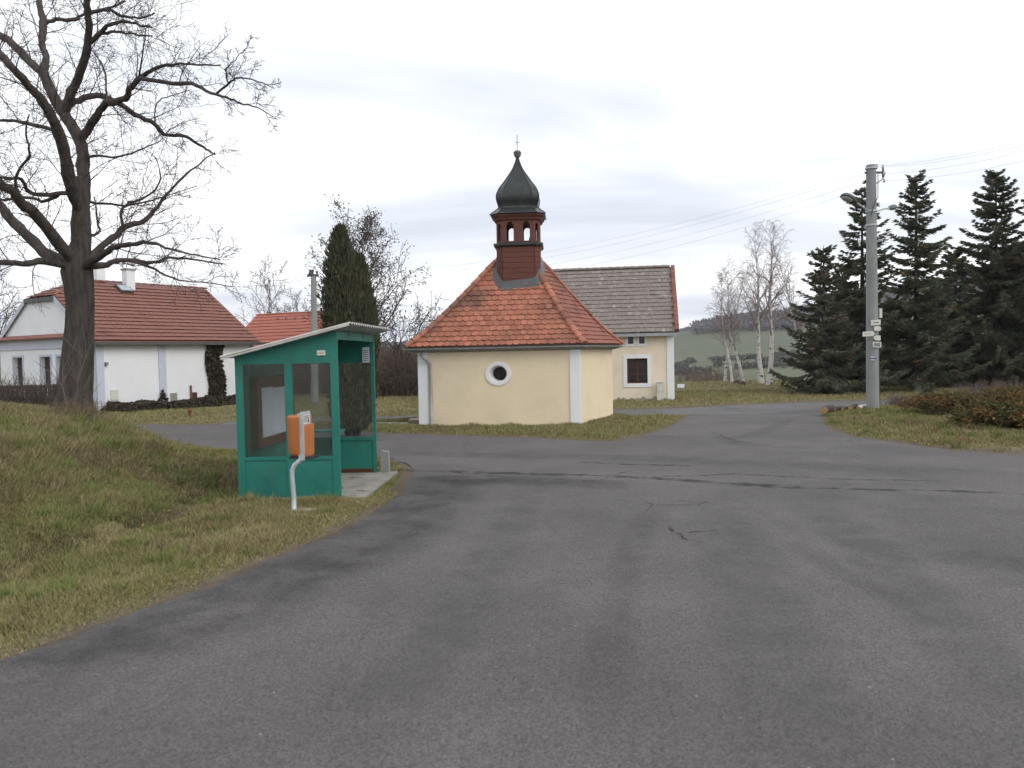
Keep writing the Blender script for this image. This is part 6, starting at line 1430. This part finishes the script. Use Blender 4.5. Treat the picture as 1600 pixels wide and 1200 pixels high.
# saplings at the foot of the old tree
for k, (px, py, tx, ty, lab) in enumerate(((112, 655, 98, 560, 'thin pale sapling shoot leaning left before the old trunk'), (118, 655, 140, 540, 'tall thin curved sapling shoot crossing the old trunk'), (124, 660, 142, 585, 'thin sapling shoot just right of the curved one'))):
    b = P(px, py, 17.0); b[2] = hz1(b[0], b[1]) - 0.03; e = P(tx, ty, 17.0); s = thing('sapling', lab, 'sapling', b, 'shoots at the old tree')
    tb = Tubes(); m_ = (b + e) / 2 + np.array([-0.1, 0, 0.05]); pts = np.array([b, b * 0.6 + m_ * 0.4, m_, m_ * 0.4 + e * 0.6, e]); tb.add(pts, np.linspace(0.016, 0.005, 5), 5); obj('stem', tb.d, M['twig_far'], s)
    tb = Tubes(); rr_ = np.random.default_rng(500 + k)
    for c in range(9):
        i0 = int(rr_.integers(1, 4)); q, _ = limb_path(pts[i0], nrm(e - b) + rr_.normal(0, 0.5, 3) * (1, 0.6, 0.5), 0.5 + 0.4 * rr_.random(), 4, 0.12, np.zeros(3), rr_); tb.add(q, np.linspace(0.006, 0.0035, 5), 3)
    obj('twigs', tb.d, M['twig_far'], s)
spots = [(P(px, 640, d)[0], d) for px, d in zip(r_.uniform(104, 134, 26), r_.uniform(16.4, 17.4, 26))]
brush('dry_stalks', 'brown dry stalks around the foot of the old tree', spots, M['stalk'], r_, 0.5, 6, rad=0.005)
# old stump bump
stp = P(137, 664, 16.4); stp[2] = hz1(stp[0], stp[1]); s = thing('stump', 'small dark weathered stump in the grass below the old tree', 'stump', stp)
mb = MB(); mb.loft([[stp + np.array([a * math.cos(t) * (1 + 0.12 * math.sin(3 * t)), a * 0.8 * math.sin(t), z]) for t in np.linspace(0, 6.283, 15)[:-1]] for z, a in ((-0.1, 0.24), (0.04, 0.20), (0.12, 0.16), (0.15, 0.10))]); obj('wood', mb.d, M['bark'], s)
# ivy column on the farmhouse and ground ivy along its foot
def ivy_leaves(c, r_, sz=0.09):
    V, F = leaf_cards(c, sz * 0.55, sz * 0.7, r_); tn = 0.6 + 0.9 * r_.random(len(c)); t = np.stack([tn * (1 + 0.3 * r_.random(len(c))), tn, tn], -1); return V, F, np.repeat(t, 4, 0)
u0_, u1_ = LF.U(325), LF.U(349); n = 5200
uu = r_.normal(0, 1, n).clip(-2, 2) * (u1_ - u0_) * 0.25 + (u0_ + u1_) / 2; zz = r_.random(n) * (zeL - 0.05); uu = uu + 0.12 * np.sin(zz * 2.1) - 0.18 * (1 - zz / zeL); oo = 0.02 + 0.16 * r_.random(n) ** 1.5
c = LF.p + uu[:, None] * LF.u + zz[:, None] * Z + oo[:, None] * LF.n; iv = thing('wall_ivy', 'dark ivy column climbing the white farmhouse wall', 'ivy', LF.at((u0_ + u1_) / 2, 0, 0.1))
V, F, cc = ivy_leaves(c, r_, 0.11); obj('foliage', fast_mesh('foliage', V - ORG[iv], F, cc), M['ivy'], iv)
tb = Tubes()
for k in range(7):
    u = (u0_ + u1_) / 2 + r_.normal(0, 0.12); pts = [LF.at(u + 0.08 * math.sin(z * 2 + k), z, 0.03) for z in np.linspace(0, zeL - 0.2, 8)]; tb.add(pts, np.linspace(0.03, 0.012, 8), 4)
obj('stems', tb.d, M['twig2'], iv)
n = 22000; uu = r_.uniform(0.15, LF.L + 0.6, n); oo = r_.uniform(0.0, 2.3, n) ** 1.0; hgt = (0.16 + 0.28 * vnoise(uu * 1.0, oo, 1.4)) * np.clip((2.3 - oo) / 0.4, 0, 1) * np.clip((uu - 0.1) / 0.5, 0.2, 1) + 0.62 * np.exp(-((uu - LF.U(250)) / 0.16) ** 2) * (oo < 0.25)
c = LF.p + uu[:, None] * LF.u + oo[:, None] * LF.n; zg = height(c[:, 0], c[:, 1]); c[:, 2] = zg + hgt * r_.random(n) ** 0.5
V, F, cc = ivy_leaves(c, r_, 0.10); b = LF.at(4, 0, 1.0); o = obj('ground_ivy', fast_mesh('ground_ivy', V - b, F, cc), M['ivy']); o.location = tuple(b); tag(o, 'dark ground ivy along the foot of the white farmhouse wall', 'ivy', None, 'stuff')
# red marker post
q = G(297, 652); hp = thing('marker_post', 'short red marker post in the grass before the farmhouse', 'post', q)
M['red'] = mat('red_paint', (0.20, 0.06, 0.04), None, 6.0, 0.6)
mb = MB(); mb.loft([[q + np.array([a * math.cos(t), a * math.sin(t), z]) for t in np.linspace(0, 6.283, 11)[:-1]] for z, a in ((-0.05, 0.05), (0.24, 0.048), (0.25, 0.07), (0.29, 0.07), (0.35, 0.04))]); obj('body', mb.d, M['red'], hp)
for sg in (-1, 1):
    mb = MB(); mb.tube([q + np.array([sg * 0.06, 0, 0.2]), q + np.array([sg * 0.09, 0, 0.2])], 0.025, 8); obj('outlet', mb.d, M['red'], hp)
# logs by the pole
labs = ['short cut log with orange end, nearest the lane at far left of the logs', 'thin dark split log second from the left on the lawn tip', 'pale split log just left of the concrete pole', 'log with pale bark touching the concrete pole', 'small dark log piece between the pale logs']
for k, (xa, ya, xb, yb2, rd) in enumerate(((1288, 645, 1299, 642, 0.12), (1303, 643.5, 1314, 641, 0.06), (1329, 641, 1337, 638.5, 0.085), (1341, 641.5, 1353, 638, 0.065), (1317, 643, 1326, 641, 0.05))):
    a, b = G(xa, ya, rd) + Z * 0.09, G(xb, yb2, rd) + Z * 0.09; s = thing('log', labs[k], 'log', (a + b) / 2 - Z * rd, 'cut logs beside the pole'); mb = MB(); ax = nrm(b - a)
    tb = Tubes(); tb.add([a, a * 0.6 + b * 0.4 + np.array([0, 0, 0.01]), b], [rd, rd * 0.95, rd * 0.9], 10); obj('bark', tb.d, M['birch'] if k in (3,) else M['bark'], s)
    for c, sg in ((a, -1), (b, 1)):
        e = nrm(np.cross(ax, Z)); f = np.cross(e, ax); obj('cut_end', ([c + ax * sg * 0.004 + (e * math.cos(t) + f * math.sin(t)) * rd * 0.97 for t in np.linspace(0, 6.283, 13)[:-1]], [tuple(range(12))]), M['log_end'], s)
# stone step, slab path and block left of the chapel
q = G(646, 664); st_ = thing('stone_block', 'pinkish stone block at the left corner of the chapel', 'stone', q); mb = MB(); mb.obox(q + np.array([-0.16, 0.0, -0.05]), (0.36, 0.03, 0), (-0.02, 0.9, 0), (0, 0, 0.2)); obj('stone', mb.d, M['stone'], st_)
pa_ = [G(560, 667), G(643, 665.5), G(643, 662), G(560, 663)]
for k in range(4):
    a = pa_[0] + (pa_[1] - pa_[0]) * k / 4; b = pa_[0] + (pa_[1] - pa_[0]) * (k + 0.97) / 4; d_ = pa_[3] - pa_[0]
    mb = MB(); mb.obox(a - Z * 0.05, b - a, d_, Z * 0.10)
    if k == 0: root = obj('path', mb.d, M['slab']); root['kind'] = 'structure'
    else: obj('slab', mb.d, M['slab'], root)
# mole-hill lumps by the birches
for px, py, lab in ((1152, 600, 'small brown earth lump between the birch stems'), (1160.5, 602, 'brown earth lump at the foot of the leaning birch')):
    q = G(px, py); s = thing('earth_mound', lab, 'mound', q, 'earth lumps under the birches'); mb = MB(); mb.loft([[q + np.array([a * math.cos(t) * (1 + 0.15 * math.sin(2 * t + px)), a * math.sin(t), z]) for t in np.linspace(0, 6.283, 13)[:-1]] for z, a in ((-0.05, 0.24), (0.1, 0.22), (0.22, 0.14), (0.27, 0.05))]); obj('soil', mb.d, M['twig2'], s)

# ------------------------------------------------------------------ far hedges and hill woods
def scrub(name, label, pts, hgt, m, r_, n_tri=22):
    n = len(pts); k = n_tri; zg = height(pts[:, 0], pts[:, 1]); c = np.repeat(np.column_stack([pts, zg]), k, 0); hh_ = np.repeat(hgt * (0.6 + 0.7 * r_.random(n)), k)
    u = r_.normal(0, 1, (n * k, 3)); u /= np.linalg.norm(u, axis=1)[:, None]; rr_ = r_.random(n * k) ** 0.4
    c = c + u * np.column_stack([hh_ * 0.5 * rr_, hh_ * 0.5 * rr_, hh_ * 0.48 * rr_]); c[:, 2] += hh_ * 0.5
    s = hh_ * 0.13; d = r_.normal(0, 1, (n * k, 3)) * np.array([0.6, 0.6, 1.2]); d /= np.linalg.norm(d, axis=1)[:, None]; e = np.cross(d, r_.normal(0, 1, (n * k, 3))); e /= (np.linalg.norm(e, axis=1)[:, None] + 1e-9)
    V = np.stack([c - d * s[:, None] * 1.4, c + e * s[:, None], c + d * s[:, None] * 1.4, c - e * s[:, None]], 1).reshape(-1, 3)
    b = np.array([pts[:, 0].mean(), pts[:, 1].mean(), float(zg.mean())]); o = obj(name, (V, np.arange(len(V)).reshape(-1, 4)), m, loc=b); tag(o, label, 'woodland', None, 'stuff'); return o
M['wood_far'] = mat('hazed_bare_wood', (0.16, 0.145, 0.158), (0.12, 0.112, 0.125), 0.01, 0.95)  # purple-brown wood tone, lightened in its colour to carry some distance haze
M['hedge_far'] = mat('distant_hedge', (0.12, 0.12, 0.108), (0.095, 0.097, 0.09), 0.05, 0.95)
r_ = np.random.default_rng(400)
# woods: bands chosen on the map by bearing and range
n = 34000; px_ = r_.uniform(300, 1900, n); rg = r_.uniform(520, 1020, n); azm = np.arctan((px_ - CX) / FPX); xy = np.column_stack([np.sin(azm) * rg, np.cos(azm) * rg])
mask = ((rg > 880) & (rg < 1010)) | ((rg > 640 - (px_ - 1060) * 0.35) & (rg < 780) & (px_ > 1085) & (vnoise(xy[:, 0], xy[:, 1], 0.006) > 0.33)) | (px_ > 1330) | ((px_ < 900) & (rg > 600) & (vnoise(xy[:, 0], xy[:, 1], 0.005) > 0.4))
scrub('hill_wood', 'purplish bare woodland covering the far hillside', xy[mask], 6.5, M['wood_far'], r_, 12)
pts = []
for (p0, p1, rg, wd) in ((1000, 1110, 205, 6), (1040, 1240, 262, 8), (1150, 1320, 245, 6), (480, 800, 260, 10), (1070, 1250, 300, 5)):
    m_ = int((p1 - p0) * 1.2); p = r_.uniform(p0, p1, m_); keep = vnoise(p, p * 0 + rg, 0.05) > 0.3; a = np.arctan((p[keep] - CX) / FPX); q = rg + r_.normal(0, wd, keep.sum()) + (p[keep] - p0) * 0.1; pts.append(np.column_stack([np.sin(a) * q, np.cos(a) * q]))
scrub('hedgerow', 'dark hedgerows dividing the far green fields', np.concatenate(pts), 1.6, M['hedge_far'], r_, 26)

# ------------------------------------------------------------------ grass blades on the rough lawns
r_ = np.random.default_rng(600)
def sample(n, x0, x1, y0, y1):
    return r_.uniform(x0, x1, n), r_.uniform(y0, y1, n)
BX, BY = [], []
for (n, x0, x1, y0, y1) in ((330000, -9, -1.5, 4.2, 12.5), (200000, -13, -2, 12.5, 20), (20000, -20, -12, 24, 36), (40000, -14, -2, 20, 27), (110000, -6, 7, 19, 28), (130000, 8, 17, 15, 28), (60000, 15, 26, 14, 30), (50000, -12, 20, 27, 42), (16000, -16, 24, 42, 58)):
    a, b = sample(n, x0, x1, y0, y1); BX.append(a); BY.append(b)
ntf = 620; tx, ty = np.concatenate([r_.uniform(-9, -2, 420), r_.uniform(8, 16, 200)]), np.concatenate([r_.uniform(4.5, 20, 420), r_.uniform(15.5, 26, 200)]); per = 75
TX, TY = np.repeat(tx, per) + r_.normal(0, 0.055, ntf * per), np.repeat(ty, per) + r_.normal(0, 0.055, ntf * per)
nb0 = sum(len(a) for a in BX); BX.append(TX); BY.append(TY)
bx, by = np.concatenate(BX), np.concatenate(BY); tuft = np.arange(len(bx)) >= nb0; tcol = np.repeat(r_.random(ntf), per); tcol = np.r_[np.zeros(nb0), tcol]
sdv = paved_sd(bx, by); keep = sdv > -0.03 + 0.35 * np.where(bx > 6, 1.6, 0.8) * (vnoise(bx, by, 3.0) ** 1.5) * r_.random(len(bx))
# keep out of buildings, slab
def inside_quad(x, y, q): return poly_sd(x, y, q) < 0.02
for q in ([A, B, C, D], [sp(-0.02, -0.02, 0), sp(SD + 0.38, -0.02, 0), sp(SD + 0.38, SLn + 0.07, 0), sp(-0.02, SLn + 0.05, 0)], [hA, hB, hC, hD], [q0, q1, q1 + vr * Wr, q0 + vr * Wr], pa_): keep &= ~inside_quad(bx, by, q)
mud = (vnoise(bx + 21, by + 5, 1.25) * 0.6 + vnoise(bx + 2, by + 66, 3.3) * 0.4) > 0.70; keep &= ~(mud & (r_.random(len(bx)) < 0.8)); az_ = np.abs(bx / by) < 0.95; keep &= az_
tuft, tcol = tuft[keep], tcol[keep]; bx, by, sdv = bx[keep], by[keep], sdv[keep]; n = len(bx); bz_ = height(bx, by); dist = np.hypot(bx, by)
patch = vnoise(bx, by, 0.9) * 0.6 + vnoise(bx + 40, by, 2.6) * 0.4; patch2 = vnoise(bx + 80, by + 7, 0.55) * 0.6 + vnoise(bx, by + 55, 1.9) * 0.4
straw = np.array([0.300, 0.245, 0.125]); olive = np.array([0.175, 0.165, 0.060]); green = np.array([0.165, 0.190, 0.055]); brown = np.array([0.165, 0.122, 0.078])
u = r_.random(n); col = np.where((u < 0.38 + 0.7 * (patch - 0.5))[:, None], straw, olive); col = np.where(((u > 0.55) & (patch2 > 0.52))[:, None], green, col); col = np.where(((u > 0.72) & (patch2 < 0.5))[:, None], brown, col)
onm = (bz_ > 0.35); col = np.where((onm & (u > 0.45))[:, None], col * 0.5 + brown * 0.5, col); right = bx > 7.5; col = np.where((right & (u < 0.5))[:, None], straw * 0.95, col)
col = col * (0.75 + 0.5 * r_.random((n, 1)))
light = vnoise(bx + 13, by + 77, 0.8) * 0.6 + vnoise(bx + 3, by, 2.2) * 0.4; strip = np.exp(-((sdv - 0.7) / 0.6) ** 2) * (by < 12.5)
col = np.where(((light > 0.5) & (u > 0.25))[:, None], col * 0.55 + np.array([0.215, 0.235, 0.08]) * 0.45, col); col = np.where(((u > 0.5) & (r_.random(n) < strip * 0.6))[:, None], straw * 1.05, col)
ed = np.interp(by, [-8, 0, 4, 8, 10, 12, 15], [-7.5, -6.0, -5.6, -5.3, -4.9, -4.75, -5.2]) - bx; dit = np.exp(-((ed - 0.15) / 0.35) ** 2) * (by < 14)
col = np.where((r_.random(n) < dit * 0.45)[:, None], brown * 0.72, col); tg = np.where((tcol > 0.45)[:, None], np.array([0.155, 0.190, 0.050]), np.array([0.26, 0.215, 0.105])) * (0.75 + 0.5 * r_.random((n, 1))); col = np.where(tuft[:, None], tg, col); gr_ = col.mean(1, keepdims=True); col = (col * 0.9 + gr_ * 0.1) * 1.12
sz = (0.6 + 0.9 * patch) * (0.7 + 0.7 * r_.random(n)); hgt = 0.05 * sz * (1 + 0.012 * dist) * np.clip(0.3 + sdv * 1.2, 0.3, 1.1) * np.where(onm, 1.5, 1.0) * np.where(tuft, 1.9, 1.0); wid = 0.0030 * (1 + 0.10 * dist)
an = r_.random(n) * 6.283; ln = r_.normal(0, 0.55, (n, 2)) * hgt[:, None]
base = np.column_stack([bx, by, bz_ - 0.004]); sdir = np.column_stack([np.cos(an), np.sin(an), np.zeros(n)]) * wid[:, None]
tipv = base + np.column_stack([ln, hgt])
V = np.stack([base - sdir, base + sdir, tipv], 1).reshape(-1, 3)
me = fast_mesh('grass', V, np.arange(3 * n).reshape(-1, 3), np.repeat(col, 3, 0)); o = obj('grass', me, M['blade']); tag(o, 'rough winter grass of straw and olive tufts on lawns and mound', 'grass', None, 'stuff')
# fallen leaves along the verge at right
n = 420; a, b = np.r_[r_.normal(9.4, 1.5, n // 2), r_.uniform(-8, -2.2, n // 2)], np.r_[r_.normal(17.3, 0.7, n // 2), r_.uniform(5, 15, n // 2)]; kk_ = paved_sd(a, b) > 0.02; a, b = a[kk_], b[kk_]; zl_ = np.maximum(height(a, b), 0.0) + 0.035
V, F = leaf_cards(np.column_stack([a, b, zl_]), 0.016, 0.026, r_); o = obj('fallen_leaves', (V, F), M['skin_dead']); tag(o, 'scattered pale fallen leaves on the grass verges', 'leaves', None, 'stuff')

# ------------------------------------------------------------------ thin winter haze
hzm = bpy.data.materials.new('haze_air'); hzm.use_nodes = True; t = hzm.node_tree; t.nodes.clear()
vo = N(t, 'ShaderNodeOutputMaterial'); pv_ = N(t, 'ShaderNodeVolumePrincipled'); pv_.inputs['Color'].default_value = (0.86, 0.90, 0.97, 1); pv_.inputs['Density'].default_value = 0.00022; pv_.inputs['Anisotropy'].default_value = 0.2
t.links.new(pv_.outputs[0], vo.inputs['Volume'])
hb_ = MB(); hb_.box((0, 0, 60), (5600, 5600, 180)); hz_o = obj('haze', hb_.d, hzm); tag(hz_o, 'thin pale winter haze over fields and hills', 'haze', None, 'stuff')
